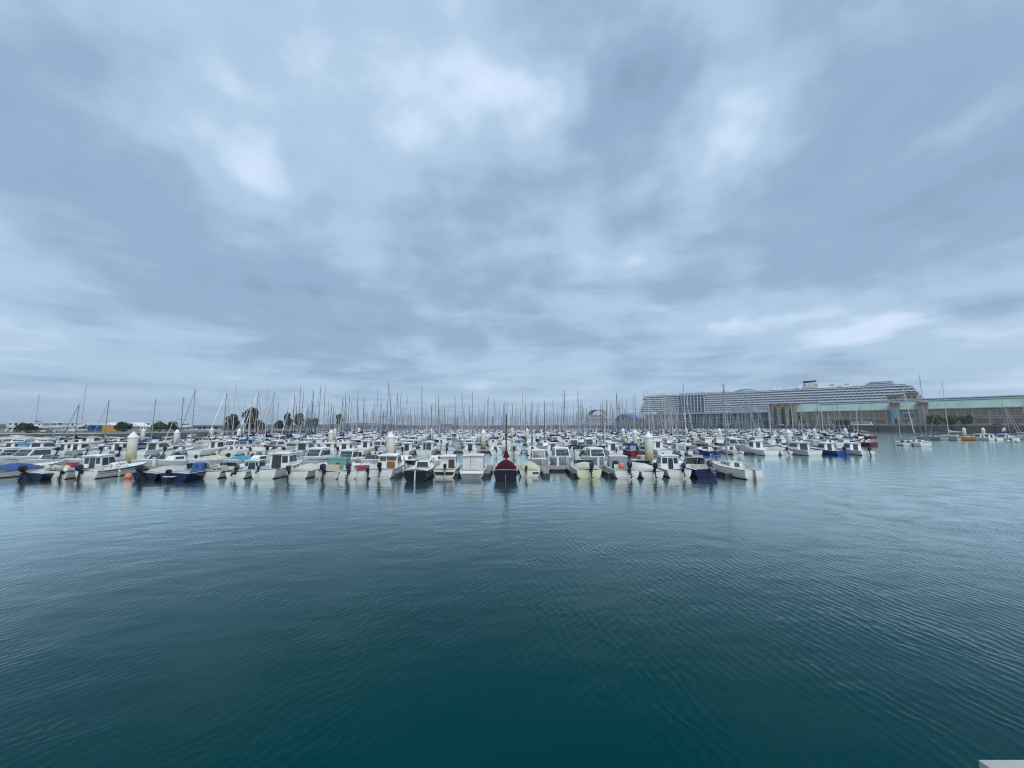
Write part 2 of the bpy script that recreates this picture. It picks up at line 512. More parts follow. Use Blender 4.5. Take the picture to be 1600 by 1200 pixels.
# ------------------------------------------------------------------ mesh helpers
class MB:
    def __init__(s):
        s.v, s.f, s.m = [], [], []

    def add(s, verts, faces, mat=0):
        o = len(s.v)
        s.v.extend([tuple(p) for p in verts])
        s.f.extend([tuple(i + o for i in f) for f in faces])
        s.m.extend([mat] * len(faces))
        return s

    def box(s, x0, x1, y0, y1, z0, z1, mat=0):
        s.add([(x0, y0, z0), (x1, y0, z0), (x1, y1, z0), (x0, y1, z0), (x0, y0, z1), (x1, y0, z1), (x1, y1, z1), (x0, y1, z1)],
              [(0, 3, 2, 1), (4, 5, 6, 7), (0, 1, 5, 4), (1, 2, 6, 5), (2, 3, 7, 6), (3, 0, 4, 7)], mat)
        return s

    def hexa(s, b, t, mat=0):
        """b, t: four corners of the bottom and of the top, counter-clockwise from above."""
        s.add(list(b) + list(t), [(0, 3, 2, 1), (4, 5, 6, 7), (0, 1, 5, 4), (1, 2, 6, 5), (2, 3, 7, 6), (3, 0, 4, 7)], mat)
        return s

    def tube(s, pts, r, n=5, mat=0, r1=None):
        pts = [Vector(p) for p in pts]
        k = len(pts)
        vs_, fs = [], []
        for i, p in enumerate(pts):
            d = (pts[min(i + 1, k - 1)] - pts[max(i - 1, 0)]).normalized()
            a = d.cross(Vector((0, 0, 1)))
            if a.length < 0.05:
                a = d.cross(Vector((0, 1, 0)))
            a.normalize()
            b = d.cross(a)
            rr = r if r1 is None else r + (r1 - r) * i / (k - 1)
            for j in range(n):
                an = 2 * PI * j / n
                vs_.append(p + a * (math.cos(an) * rr) + b * (math.sin(an) * rr))
        for i in range(k - 1):
            for j in range(n):
                q = (j + 1) % n
                fs.append((i * n + j, i * n + q, (i + 1) * n + q, (i + 1) * n + j))
        fs.append(tuple(range(n - 1, -1, -1)))
        fs.append(tuple((k - 1) * n + j for j in range(n)))
        s.add(vs_, fs, mat)
        return s

    def loft(s, secs, mat=0, closed=False, caps=(False, False), mats=None):
        n = len(secs[0])
        vs_ = [p for q in secs for p in q]
        o = len(s.v)
        s.v.extend([tuple(p) for p in vs_])
        for i in range(len(secs) - 1):
            for j in range(n if closed else n - 1):
                q = (j + 1) % n
                s.f.append((o + i * n + j, o + i * n + q, o + (i + 1) * n + q, o + (i + 1) * n + j))
                s.m.append(mats[j] if mats else mat)
        if caps[0]:
            s.add(secs[0], [tuple(range(n - 1, -1, -1))], mat)
        if caps[1]:
            s.add(secs[-1], [tuple(range(n))], mat)
        return s

    def lathe(s, prof, n=12, c=(0, 0, 0), mat=0):
        secs = []
        for (r, z) in prof:
            secs.append([(c[0] + r * math.cos(2 * PI * j / n), c[1] + r * math.sin(2 * PI * j / n), c[2] + z) for j in range(n)])
        s.loft(secs, mat, True, (True, True))
        return s

    def blob(s, c, r, nu=8, nv=5, mat=0):
        prof = []
        secs = []
        for i in range(nv + 1):
            a = -PI / 2 + PI * i / nv
            secs.append([(c[0] + r[0] * max(math.cos(a), .02) * math.cos(2 * PI * j / nu), c[1] + r[1] * max(math.cos(a), .02) * math.sin(2 * PI * j / nu),
                          c[2] + r[2] * math.sin(a)) for j in range(nu)])
        s.loft(secs, mat, True, (True, True))
        return s

    def pane(s, q, u0, u1, v0, v1, off=0.02, th=0.05, mat=0):
        """A thin pane standing proud of the face q (bl, br, tr, tl)."""
        bl, br, tr, tl = [Vector(p) for p in q]
        nrm = (br - bl).cross(tl - bl).normalized()

        def at(u, v):
            return (bl * (1 - u) + br * u) * (1 - v) + (tl * (1 - u) + tr * u) * v
        o = [at(u0, v0), at(u1, v0), at(u1, v1), at(u0, v1)]
        a = [p + nrm * off for p in o]
        b = [p + nrm * (off - th) for p in o]
        s.add(a + b, [(0, 1, 2, 3), (1, 0, 4, 5), (2, 1, 5, 6), (3, 2, 6, 7), (0, 3, 7, 4)], mat)
        return s

    def mesh(s, name, mats, smooth=False):
        me = bpy.data.meshes.new(name)
        me.from_pydata(s.v, [], s.f)
        for mm in mats:
            me.materials.append(M[mm])
        me.polygons.foreach_set("material_index", s.m)
        if smooth:
            me.polygons.foreach_set("use_smooth", [True] * len(s.f))
            me.set_sharp_from_angle(angle=R(38))
        me.update()
        return me


def obj(name, mb, mats, parent=None, smooth=False, link=True, color=None):
    if isinstance(mats, str):
        mats = [mats]
    o = bpy.data.objects.new(name, mb.mesh(name, mats, smooth) if isinstance(mb, MB) else mb)
    if link:
        col.objects.link(o)
    if parent is not None:
        o.parent = parent
    if color is not None:
        o.color = (*color, 1)
    return o


def tag(o, label, cat, group=None):
    o["label"] = label
    o["category"] = cat
    if group:
        o["group"] = group
    return o


def struct(o, label=None):
    o["kind"] = "structure"
    if label:
        o["label"] = label
    return o


class Thing:
    """An Empty at the thing's base with its parts; kids holds (part, [sub-parts]) so that it can be copied."""

    def __init__(s, name, link=True):
        s.root = bpy.data.objects.new(name, None)
        s.root.empty_display_size = 0.2
        s.link = link
        s.kids = []
        if link:
            col.objects.link(s.root)

    def part(s, name, mb, mats, color=(0.8, 0.8, 0.8), smooth=False, of=None):
        par = s.root if of is None else of
        o = obj(name, mb, mats, par, smooth, s.link, color)
        if of is None:
            s.kids.append((o, []))
        else:
            for p, subs in s.kids:
                if p is of:
                    subs.append(o)
        return o

    def place(s, loc, rz=0.0, scale=1.0):
        s.root.location = loc
        s.root.rotation_euler = (0, 0, rz)
        s.root.scale = (scale,) * 3 if isinstance(scale, (int, float)) else scale
        return s

    def copy(s, loc, rz=0.0, scale=1.0, colors=None, skip=()):
        colors = colors or {}
        t = Thing.__new__(Thing)
        t.root = s.root.copy()
        t.link = True
        t.kids = []
        col.objects.link(t.root)
        for p, subs in s.kids:
            base = p.name.split(".")[0]
            if base in skip:
                continue
            c = p.copy()
            col.objects.link(c)
            c.parent = t.root
            if base in colors:
                c.color = (*colors[base], 1)
            ss = []
            for q in subs:
                d = q.copy()
                col.objects.link(d)
                d.parent = c
                b2 = q.name.split(".")[0]
                if b2 in colors:
                    d.color = (*colors[b2], 1)
                ss.append(d)
            t.kids.append((c, ss))
        t.place(loc, rz, scale)
        return t


# ------------------------------------------------------------------ boat builder
WHITE = (0.86, 0.86, 0.84)
CREAM = (0.72, 0.69, 0.56)
GREYW = (0.66, 0.68, 0.69)
NAVY = (0.008, 0.011, 0.036)
BLUE = (0.012, 0.045, 0.26)
BLACK = (0.016, 0.016, 0.02)


class Hull:
    def __init__(s, L, B, fs, fb, style="v"):
        s.L, s.B, s.fs, s.fb, s.style = L, B, fs, fb, style

    def b(s, t):
        if s.style == "v":
            f = (0.92 + 0.08 * min(t / 0.3, 1)) * (1 - (max(t - 0.38, 0) / 0.62) ** 2.4)
        else:
            f = (0.70 + 0.30 * math.sin(min(t / 0.42, 1) * PI / 2)) * (1 - (max(t - 0.42, 0) / 0.58) ** 1.9)
        return s.B / 2 * max(f, 0.02)

    def z(s, t):
        return s.fs + (s.fb - s.fs) * t ** 1.7

    def half(s, t):
        b, zs = s.b(t), s.z(t)
        if s.style == "v":
            pts = [(0, -0.35 + 0.55 * t ** 5), (0.84 * b, 0.07 + 0.16 * t ** 3), (0.95 * b, 0.55 * zs + 0.05), (b, zs)]
            rake = 0.13
        else:
            pts = [(0, -0.45 + 0.6 * t ** 6 + 0.3 * (1 - t) ** 3), (0.90 * b, 0.08), (1.0 * b, 0.5 * zs), (0.98 * b, zs)]
            rake = 0.14
        out = []
        for x, z in pts:
            zn = (z + 0.4) / (zs + 0.4)
            out.append((x, s.L * t - rake * s.L * (1 - zn) * t ** 4, z))
        return out

    def build(s, ts=(0, .12, .25, .4, .55, .68, .79, .88, .95, 1.0)):
        mb = MB()
        secs = []
        for t in ts:
            h = s.half(t)
            secs.append([(-x, y, z) for x, y, z in h[:0:-1]] + h)
        n = len(secs[0])
        k = n // 2
        mats = [0 if j not in (k - 1, k) else 1 for j in range(n - 1)]
        mb.loft([q[::-1] for q in secs], mats=mats)
        mb.add(secs[0], [tuple(range(n))], 0)
        return mb

    def deck(s, t1=0.5, zf=0.28, crown=0.10, aft=0.04, gun=0.13, ts=(0.55, .68, .79, .88, .95, 1.0)):
        """Gunwales, a cockpit sunk to zf between aft and t1, and a crowned foredeck; t1 = 0 gives a plain deck."""
        mb = MB()

        def sec(t, well):
            b, z = s.b(t) * (0.98 if s.style != "v" else 1.0), s.z(t)
            y = s.L * t
            if well:
                g = min(gun, b * 0.5)
                h = [(b, y, z), (b - g, y, z + 0.01), (b - g - 0.02, y, zf), (0, y, zf)]
            else:
                c = crown * min(1, b / (s.B / 2) * 1.3)
                h = [(b, y, z), (b * 0.72, y, z + 0.45 * c), (b * 0.38, y, z + 0.85 * c), (0, y, z + c)]
            return [(-x, yy, zz) for x, yy, zz in h] + h[-2::-1]
        secs = []
        if t1 > 0:
            secs += [sec(0.0, False), sec(aft, False), sec(aft, True)]
            for t in (0.15, 0.28, 0.4, 0.5, 0.6):
                if aft < t < t1 - 0.02:
                    secs.append(sec(t, True))
            secs += [sec(t1, True), sec(t1, False)]
        else:
            secs.append(sec(0.0, False))
            secs += [sec(t, False) for t in (0.2, 0.4)]
        secs += [sec(t, False) for t in ts if t > t1 + 0.02]
        mb.loft(secs)
        return mb

    def rail(s, r=0.03, t0=0.0, t1=1.0, dz=-0.02, n=10, out=0.01):
        P_ = [(s.b(t0 + (t1 - t0) * i / n) * (0.98 if s.style != "v" else 1) + out, s.L * (t0 + (t1 - t0) * i / n), s.z(t0 + (t1 - t0) * i / n) + dz) for i in range(n + 1)]
        mb = MB()
        mb.tube([(-x, y, z) for x, y, z in P_] + P_[::-1], r, 4)
        return mb


def frustum(y0, y1, wa, wf, z0, z1, ra=0.05, rf=0.4, tw=0.1):
    b = [(-wa, y0, z0), (wa, y0, z0), (wf, y1, z0), (-wf, y1, z0)]
    t = [(-(wa - tw), y0 + ra, z1), (wa - tw, y0 + ra, z1), (wf - tw, y1 - rf, z1), (-(wf - tw), y1 - rf, z1)]
    faces = {"aft": (b[0], b[1], t[1], t[0]), "stb": (b[1], b[2], t[2], t[1]), "fwd": (b[2], b[3], t[3], t[2]), "port": (b[3], b[0], t[0], t[3])}
    return b, t, faces


def roof_slab(y0, y1, wa, wf, z, th=0.06, crown=0.07, n=6):
    secs = []
    for (y, w, dz) in ((y0, wa * 0.94, -0.03), (y0 + 0.06, wa, 0), ((y0 + y1) / 2, (wa + wf) / 2, 0.03), (y1 - 0.1, wf, 0), (y1, wf * 0.9, -0.05)):
        up = [(w * (2 * i / n - 1), y, z + dz + th + crown * (1 - (2 * i / n - 1) ** 2)) for i in range(n + 1)]
        dn = [(w * (1 - 2 * i / n), y, z + dz + crown * 0.6 * (1 - (2 * i / n - 1) ** 2)) for i in range(n + 1)]
        secs.append(up + dn)
    return MB().loft(secs, 0, True, (True, True))


def pilothouse(t, y0, y1, wa, wf, z0, z1, rf=0.45, ra=0.06, tw=0.09, color=WHITE, roofcol=None, door=(0.30, 0.02, 0.62, 0.86, "glass"),
               over=0.25, lod=0, mat="deck_gelcoat", glass="glass", aftwin=True, sidewin=((0.08, 0.46), (0.52, 0.92)), frontwin=((0.06, 0.485), (0.515, 0.94)), v0=0.42, name="cabin"):
    z1 = z0 + (z1 - z0) * 0.78
    b, tp, F = frustum(y0, y1, wa, wf, z0, z1, ra, rf, tw)
    cab = t.part(name, MB().hexa(b, tp), mat, color)
    t.part("roof", roof_slab(y0 + ra - over, y1 - rf + 0.14, wa - tw + 0.06, wf - tw + 0.06, z1 + 0.002), mat, roofcol or color, True)
    gl = glass
    if lod == 0:
        for fc in ("stb", "port"):
            for (a, c) in sidewin:
                u = (a, c) if fc == "stb" else (1 - c, 1 - a)
                t.part("window", MB().pane(F[fc], u[0], u[1], v0, 0.88), gl, of=cab)
        for (a, c) in frontwin:
            t.part("windscreen", MB().pane(F["fwd"], a, c, v0 - 0.02, 0.9), gl, of=cab)
        if door:
            u0, vv0, u1, vv1, dm = door
            t.part("door", MB().pane(F["aft"], u0, u1, vv0, vv1, 0.025), dm, of=cab)
            if aftwin:
                for (a, c) in ((0.07, u0 - 0.05), (u1 + 0.05, 0.93)):
                    if c - a > 0.12:
                        t.part("window", MB().pane(F["aft"], a, c, 0.45, 0.86), gl, of=cab)
    else:
        for fc in ("stb", "port"):
            t.part("window", MB().pane(F[fc], 0.08, 0.92, v0, 0.86), gl, of=cab)
        t.part("windscreen", MB().pane(F["fwd"], 0.06, 0.94, v0 - 0.02, 0.9), gl, of=cab)
        if door:
            u0, vv0, u1, vv1, dm = door
            t.part("door", MB().pane(F["aft"], u0, u1, vv0, vv1, 0.025), dm, of=cab)
    return cab, F


def _ob_cowl(k=1.0):
    mb = MB()
    secs = []
    for (z, w, ya, yf) in ((0.12, 0.12, -0.42, -0.10), (0.22, 0.18, -0.56, -0.04), (0.45, 0.21, -0.64, -0.02), (0.66, 0.19, -0.62, -0.06), (0.74, 0.12, -0.52, -0.14)):
        w, ya, yf, z = w * k, ya * k, yf * k, z * k
        m_ = (yf - ya) * 0.25
        secs.append([(-w * .7, ya, z), (w * .7, ya, z), (w, ya + m_, z), (w, yf - m_, z), (w * .7, yf, z), (-w * .7, yf, z), (-w, yf - m_, z), (-w, ya + m_, z)])
    mb.loft(secs, 0, True, (True, True))
    return mb


def _ob_leg(k=1.0):
    mb = MB()
    secs = []
    for (z, w, ya, yf) in ((0.16, 0.09, -0.36, -0.12), (-0.15, 0.07, -0.34, -0.12), (-0.45, 0.055, -0.40, -0.14), (-0.72, 0.04, -0.44, -0.18), (-0.92, 0.012, -0.40, -0.26)):
        w, ya, yf, z = w * k, ya * k, yf * k, z * k
        secs.append([(0, ya, z), (w, (ya + yf) / 2, z), (0, yf, z), (-w, (ya + yf) / 2, z)])
    mb.loft(secs, 0, True, (True, True))
    mb.box(-0.12 * k, 0.12 * k, -0.55 * k, -0.16 * k, -0.47 * k, -0.445 * k)
    mb.tube([(0, -0.12 * k, -0.70 * k), (0, -0.30 * k, -0.70 * k), (0, -0.54 * k, -0.70 * k)], 0.055 * k, 6)
    for a in range(3):
        an = a * 2 * PI / 3
        c, s_ = math.cos(an), math.sin(an)
        mb.add([(0, -0.5 * k, -0.7 * k), (0.16 * k * c - .05 * k * s_, -0.53 * k, (-0.7 + 0.16 * s_ + .05 * c) * k), (0.16 * k * c + .05 * k * s_, -0.47 * k, (-0.7 + 0.16 * s_ - .05 * c) * k)], [(0, 1, 2), (2, 1, 0)])
    return mb


def _ob_bracket(k=1.0):
    return MB().box(-0.13 * k, 0.13 * k, -0.16 * k, 0.06 * k, -0.22 * k, 0.12 * k)


OB = {}


def outboard(t, x, z, y=-0.02, tilt=0.0, k=1.0, color=BLACK, legcol=(0.03, 0.03, 0.035), lod=0):
    k, z = k * 0.82, z - 0.06
    key = (round(k, 2), lod)
    if key not in OB:
        OB[key] = (_ob_cowl(k).mesh("outboard_motor", ["cowl"], True), _ob_leg(k).mesh("leg", ["cowl"], True), _ob_bracket(k).mesh("bracket", ["rubber"]))
    c, l, b = OB[key]
    o = t.part("outboard_motor", c, None, color)
    o.location = (x, y, z)
    o.rotation_euler = (-R(tilt), 0, 0)
    t.part("leg", l, None, legcol, of=o)
    if lod == 0:
        bb = t.part("engine_bracket", b, None)
        bb.location = (x, y, z)
    return o


FEND = MB().lathe([(0.02, -0.36), (0.09, -0.30), (0.12, -0.15), (0.12, 0.12), (0.09, 0.27), (0.03, 0.33), (0.02, 0.40)], 7).mesh("fender", ["gelcoat"], True)


def fenders(t, h, ts, sides=(-1, 1), color=(0.75, 0.75, 0.72), k=1.0):
    for sd in sides:
        for tt in ts:
            o = t.part("fender", FEND, None, color)
            o.location = (sd * (h.b(tt) + 0.12 * k), h.L * tt, max(h.z(tt) - 0.42 * k, 0.28))
            o.scale = (k,) * 3


def pulpit(h, t0=0.72, hgt=0.5, r=0.022):
    mb = MB()
    ts = [t0 + (0.985 - t0) * i / 4 for i in range(5)]
    P_ = [(h.b(t) * 0.93, h.L * t, h.z(t) + hgt) for t in ts]
    ring = [(-x, y, z) for x, y, z in P_] + P_[::-1]
    mb.tube(ring, r, 4)
    for t in ts[:4]:
        for s_ in (-1, 1):
            mb.tube([(s_ * h.b(t) * 0.93, h.L * t, h.z(t)), (s_ * h.b(t) * 0.93, h.L * t, h.z(t) + hgt)], r, 4)
    return mb


def pushpit(h, t1=0.14, hgt=0.55, r=0.022):
    mb = MB()
    P_ = [(h.b(t) * 0.93, h.L * t, h.z(t) + hgt) for t in (t1, 0.02)]
    mb.tube([(P_[0][0], P_[0][1], P_[0][2]), P_[1], (-P_[1][0], P_[1][1], P_[1][2]), (-P_[0][0], P_[0][1], P_[0][2])], r, 4)
    for x, y, z in P_:
        for s_ in (-1, 1):
            mb.tube([(s_ * x, y, z - hgt), (s_ * x, y, z)], r, 4)
    return mb


def lifelines(h, t0=0.14, t1=0.72, n=4, hgt=0.55):
    out = []
    for s_ in (-1, 1):
        mb = MB()
        P_ = []
        for i in range(n + 1):
            t = t0 + (t1 - t0) * i / n
            x, y, z = s_ * h.b(t) * 0.93, h.L * t, h.z(t)
            P_.append((x, y, z + hgt))
            mb.tube([(x, y, z), (x, y, z + hgt)], 0.016, 4)
        mb.tube(P_, 0.009, 3)
        out.append(mb)
    return out


def tarp(h, t0, t1, hgt, seed=0, n=9, lip=0.03, ridge=0.5, drop=0.10):
    """A cover stretched over the cockpit, from gunwale to gunwale, sagging between its ties."""
    rr = random.Random(seed)
    secs = []
    for i in range(n + 1):
        t = t0 + (t1 - t0) * i / n
        u = i / n
        prof = math.sin(PI * (0.12 + 0.80 * u)) ** 0.7
        b, z = h.b(t) + lip, h.z(t)
        row = []
        m_ = 10
        for j in range(m_ + 1):
            a = j / m_ * 2 - 1
            zz = z + hgt * prof * (1 - abs(a) ** 1.7) + (rr.uniform(-0.025, 0.025) if 0 < j < m_ else -drop)
            if 0 < j < m_ and i % 2:
                zz -= 0.03 * (1 - abs(a))
            row.append((a * b, h.L * t, zz))
        secs.append(row[::-1])
    mb = MB().loft(secs)
    mb.add(secs[0] + [(0, h.L * t0, h.z(t0) - drop)], [tuple(range(len(secs[0])))])
    mb.add(secs[-1], [tuple(range(len(secs[-1]) - 1, -1, -1))])
    return mb


def windscreen(t, h, tt, w=0.82, hgt=0.5, rake=0.35, depth=0.6, z=None):
    y, zz = h.L * tt, (h.z(tt) + 0.04 if z is None else z)
    x = h.b(tt) * w
    a = [(-x, y - depth, zz), (-x * 0.75, y, zz), (x * 0.75, y, zz), (x, y - depth, zz)]
    b = [(-x * 0.96, y - depth - rake * 0.6, zz + hgt), (-x * 0.68, y - rake, zz + hgt), (x * 0.68, y - rake, zz + hgt), (x * 0.96, y - depth - rake * 0.6, zz + hgt)]
    fr = MB()
    fr.tube(b, 0.025, 4)
    for p, q in zip(a, b):
        fr.tube([p, q], 0.022, 4)
    f = t.part("windscreen_frame", fr, "steel")
    for i in range(3):
        t.part("windscreen", MB().pane((a[i + 1], a[i], b[i], b[i + 1]), 0.03, 0.97, 0.03, 0.95, 0.008, 0.016), "glass", of=f)
    return f


def console(t, x, y, z, w=0.35, hgt=0.85, color=WHITE):
    c = t.part("console", MB().hexa([(x - w, y - 0.3, z), (x + w, y - 0.3, z), (x + w, y + 0.3, z), (x - w, y + 0.3, z)],
                                    [(x - w * .9, y - 0.1, z + hgt), (x + w * .9, y - 0.1, z + hgt), (x + w * .85, y + 0.25, z + hgt + 0.12), (x - w * .85, y + 0.25, z + hgt + 0.12)]), "deck_gelcoat", color)
    wheel = MB()
    ring = [(x + 0.17 * math.cos(a * PI / 5), y - 0.28, z + hgt * 0.8 + 0.17 * math.sin(a * PI / 5)) for a in range(11)]
    wheel.tube(ring, 0.018, 4)
    wheel.tube([(x, y - 0.28, z + hgt * 0.8), (x, y - 0.15, z + hgt * 0.8)], 0.03, 4)
    t.part("steering_wheel", wheel, "rubber", of=c)
    return c


def seat(t, x, y, z, w=0.3, color=CREAM):
    mb = MB().box(x - w, x + w, y - 0.22, y + 0.22, z, z + 0.42)
    s_ = t.part("seat", mb, "deck_gelcoat", color)
    t.part("backrest", MB().box(x - w, x + w, y - 0.28, y - 0.18, z + 0.425, z + 0.85), "fabric", color, of=s_)
    return s_


def stripe(h, t0, t1, f0, f1, off=0.012):
    """Coloured bands along both topsides between the heights f0 and f1 of the freeboard (0 chine, 1 sheer)."""
    out = []
    for s_ in (-1, 1):
        secs = []
        for i in range(9):
            t = t0 + (t1 - t0) * i / 8
            hp = h.half(t)
            a, b = Vector(hp[2]), Vector(hp[3])
            row = []
            for f in (f0, f1):
                p = a.lerp(b, f)
                row.append((s_ * (p.x + off), p.y, p.z))
            secs.append(row if s_ > 0 else row[::-1])
        out.append(MB().loft(secs))
    return out


def mooring(t, h, ends):
    for (t0, s_, ex, ey, ez) in ends:
        a = Vector((s_ * h.b(t0), h.L * t0, h.z(t0) + 0.03))
        b = Vector((ex, ey, ez))
        mid = (a + b) / 2 - Vector((0, 0, 0.12))
        t.part("mooring_line", MB().tube([a, mid, b], 0.014, 4), "rope")


def mast_parts(t, y, z0, H, color=(0.42, 0.43, 0.44), boom=0.0, boomz=0.9, cover=None, spreaders=1, stays=None, bow=None, furl=None, r=0.07, lod=0, beam=1.0, stern=None, lean=0.0):
    top = (0, y + lean, z0 + H)
    mb = MB().tube([(0, y, z0), (0, y + lean * .5, z0 + H * 0.5), top], r, 6, 0, r * 0.7)
    mb.box(-0.03, 0.03, y + lean - 0.25, y + lean, z0 + H, z0 + H + 0.05)
    mb.tube([(0, y + lean, z0 + H), (0, y + lean, z0 + H + 0.55)], 0.012, 3)
    mo = t.part("mast", mb, "alloy", color)
    for k in range(spreaders):
        f = (0.52,) if spreaders == 1 else (0.36, 0.66)
        zz = z0 + H * f[k]
        w = beam * (0.42 if k == 0 else 0.36)
        yy = y + lean * f[k]
        t.part("spreader", MB().tube([(-w, yy - 0.12, zz + 0.04), (0, yy, zz), (w, yy - 0.12, zz + 0.04)], 0.022, 4), "alloy", color, of=mo)
    if boom:
        t.part("boom", MB().tube([(0, y - 0.08, z0 + boomz), (0, y - boom, z0 + boomz + 0.05)], 0.055, 5), "alloy", color)
        if cover:
            secs = []
            for i in range(8):
                u = i / 7
                yy = y - 0.02 - boom * 0.97 * u
                rr = 0.20 * (1 - 0.62 * u) * (1.0 if i else 0.7)
                zc_ = z0 + boomz + 0.12 + 0.10 * (1 - u) + 0.02 * math.sin(i * 2.2)
                hh = rr * 1.5 + (0.55 * max(0, 1 - u * 4))
                secs.append([(rr * math.cos(a) * 0.8, yy, zc_ + (hh if math.sin(a) > 0 else rr) * math.sin(a)) for a in [2 * PI * j / 7 for j in range(7)]])
            t.part("sail_cover", MB().loft(secs, 0, True, (True, True)), "fabric", cover, True)
    if stays:
        hx, ty = stays
        wires = MB()
        for s_ in (-1, 1):
            zz = z0 + H * (0.52 if spreaders else 0.9)
            if spreaders:
                w = beam * 0.42
                wires.tube([(s_ * hx, ty, z0 - 0.3), (s_ * w, y - 0.1, zz), (0, y + lean, z0 + H * 0.97)], 0.010, 3)
            else:
                wires.tube([(s_ * hx, ty, z0 - 0.3), (0, y + lean, z0 + H * 0.95)], 0.010, 3)
        t.part("shrouds", wires, "steel")
    if bow:
        fo = MB().tube([bow, (0, y + lean, z0 + H * 0.96)], 0.012 if not furl else 0.05, 4 if not furl else 5, 0, None if not furl else 0.028)
        t.part("forestay" if not furl else "furled_jib", fo, "steel" if not furl else "fabric", furl or (0.5, 0.5, 0.5))
    if stern:
        t.part("backstay", MB().tube([stern, (0, y + lean, z0 + H)], 0.010, 3), "steel")
    return mo


def base_motor(name, L, B, fs=0.62, fb=1.05, hullcol=WHITE, deckcol=WHITE, t1=0.52, zf=0.25, lod=0, link=True, railcol="rubber", crown=0.1, style="v"):
    t = Thing(name, link)
    h = Hull(L, B, fs, fb, style)
    t.part("hull", h.build(), ["gelcoat", "antifouling"], hullcol, True)
    t.part("deck", h.deck(t1, zf, crown), "deck_gelcoat", deckcol, True)
    if lod == 0:
        t.part("rub_rail", h.rail(0.028), railcol, (0.3, 0.3, 0.3))
    t.h = h
    return t


# ------------------------------------------------------------------ the water and the near quay
wb = MB()
S = 3200.0
wb.add([(-S, -60, 0), (S, -60, 0), (S, S, 0), (-S, S, 0)], [(0, 1, 2, 3)])
struct(obj("water", wb, "water"), "calm dark teal harbour water rippled by light wind")
qb = MB()
qb.box(-60, 2.235, -30, 0.9, -3, 3.30)
qb.box(2.24, 40, -30, 2.03, -3, 3.304)
struct(obj("quay", qb, "concrete"), "pale concrete quay edge the photo was taken from")

# ------------------------------------------------------------------ pontoons
PY = [43.0, 72.0, 101.0, 130.0, 159.0, 188.0, 217.0, 246.0, 275.0, 304.0, 333.0]
ORD = ["first", "second", "third", "fourth", "fifth", "sixth", "seventh", "eighth", "ninth", "tenth", "eleventh"]
XL = [-72, -104, -150, -112, -106, -104, -104, -104, -102, -98, -92]
XR = [23.5, 61, 90, 116, 140, 163, 184, 203, 222, 238, 252]


def pontoon(i):
    y, x0, x1 = PY[i], XL[i], XR[i]
    t = Thing("pontoon")
    t.place((0, y, 0))
    t.part("deck", MB().box(x0, x1, -1.05, 1.05, 0.42, 0.50), "boards")
    fa = MB()
    fa.box(x0, x1, -1.09, -1.052, 0.24, 0.49)
    t.part("fascia", fa, "fascia")
    t.part("fascia", MB().box(x0, x1, 1.052, 1.09, 0.24, 0.49), "fascia")
    if i < 3:
        x = x0 + 1.0
        fl = MB().box(-1.3, 1.3, -0.95, 0.95, -0.25, 0.236).mesh("float", ["float"])
        while x < x1 - 1:
            o = t.part("float", fl, None)
            o.location = (x, 0, 0)
            x += 4.5
    tag(t.root, f"grey boarded floating pontoon, the {ORD[i]} one counting from the near quay", "pontoon", "pontoons of the marina")
    return t


ponts = [pontoon(i) for i in range(len(PY))]
FING = MB().box(-0.28, 0.28, -5.6, -1.1, 0.36, 0.43).mesh("finger", ["boards"])
FFLT = MB().box(-0.34, 0.34, -5.75, -4.3, -0.2, 0.355).mesh("finger_float", ["float"])


def finger(i, x, far=False):
    o = obj("finger", FING, None, ponts[i].root)
    o.location = (x, 0, 0)
    o.rotation_euler = (0, 0, PI if far else 0)
    f = obj("finger_float", FFLT, None, o)


# ------------------------------------------------------------------ mooring piles
PILE = MB().lathe([(0.47, -2.0), (0.47, 3.50)], 16).mesh("shaft", ["pile_paint"], True)
CAP = MB().lathe([(0.53, 3.50), (0.54, 3.56), (0.28, 3.92), (0.02, 4.25)], 16).mesh("cap", ["white_plastic"], True)
COLLAR = MB().lathe([(0.52, 0.35), (0.60, 0.36), (0.60, 0.55), (0.52, 0.56)], 12).mesh("collar", ["rubber"], True)


def pile(px, Y, k=1.0, label="", x=None):
    t = Thing("mooring_pile")
    t.part("shaft", PILE, None)
    t.part("cap", CAP, None)
    t.part("collar", COLLAR, None)
    t.place((xat(px, Y) if x is None else x, Y, 0), rng.uniform(0, 3), (k, k, 1.0))
    tag(t.root, label, "pile", "white mooring piles")


for px, lab in ((203, "white mooring pile with weedy foot rising beside the orange buoy, near pontoon"),
                (609, "white mooring pile between brown-panelled boat and navy open boat, near pontoon"),
                (1015, "white mooring pile with muddy foot beside red boat, near pontoon")):
    pile(px, 45.1, 1.0, lab)
for k, (px, lab) in enumerate(((274, "white mooring pile left of the blue sail cover, second pontoon"), (516, "white mooring pile right of the blue bow, second pontoon"),
                               (755, "yellow-stained mooring pile left of burgundy boat's mast, second pontoon"), (993, "white mooring pile behind the red hull, second pontoon"),
                               (1234, "white mooring pile right of blue sail bag, second pontoon"))):
    pile(px, 74.1, 0.95, lab)
for k, px in enumerate((222, 372, 522, 674, 824, 974, 1125, 1274)):
    pile(px, 103.1, 0.95, f"slim white mooring pile on the third pontoon, {['leftmost', 'second', 'third', 'fourth', 'fifth', 'sixth', 'seventh', 'eighth'][k]} from the left")
for k, px in enumerate((330, 560, 800, 1073, 1187, 1322)):
    pile(px, 132.1, 0.95, f"distant white mooring pile on the fourth pontoon, {['leftmost', 'second', 'third', 'fourth', 'fifth', 'sixth'][k]} from the left")

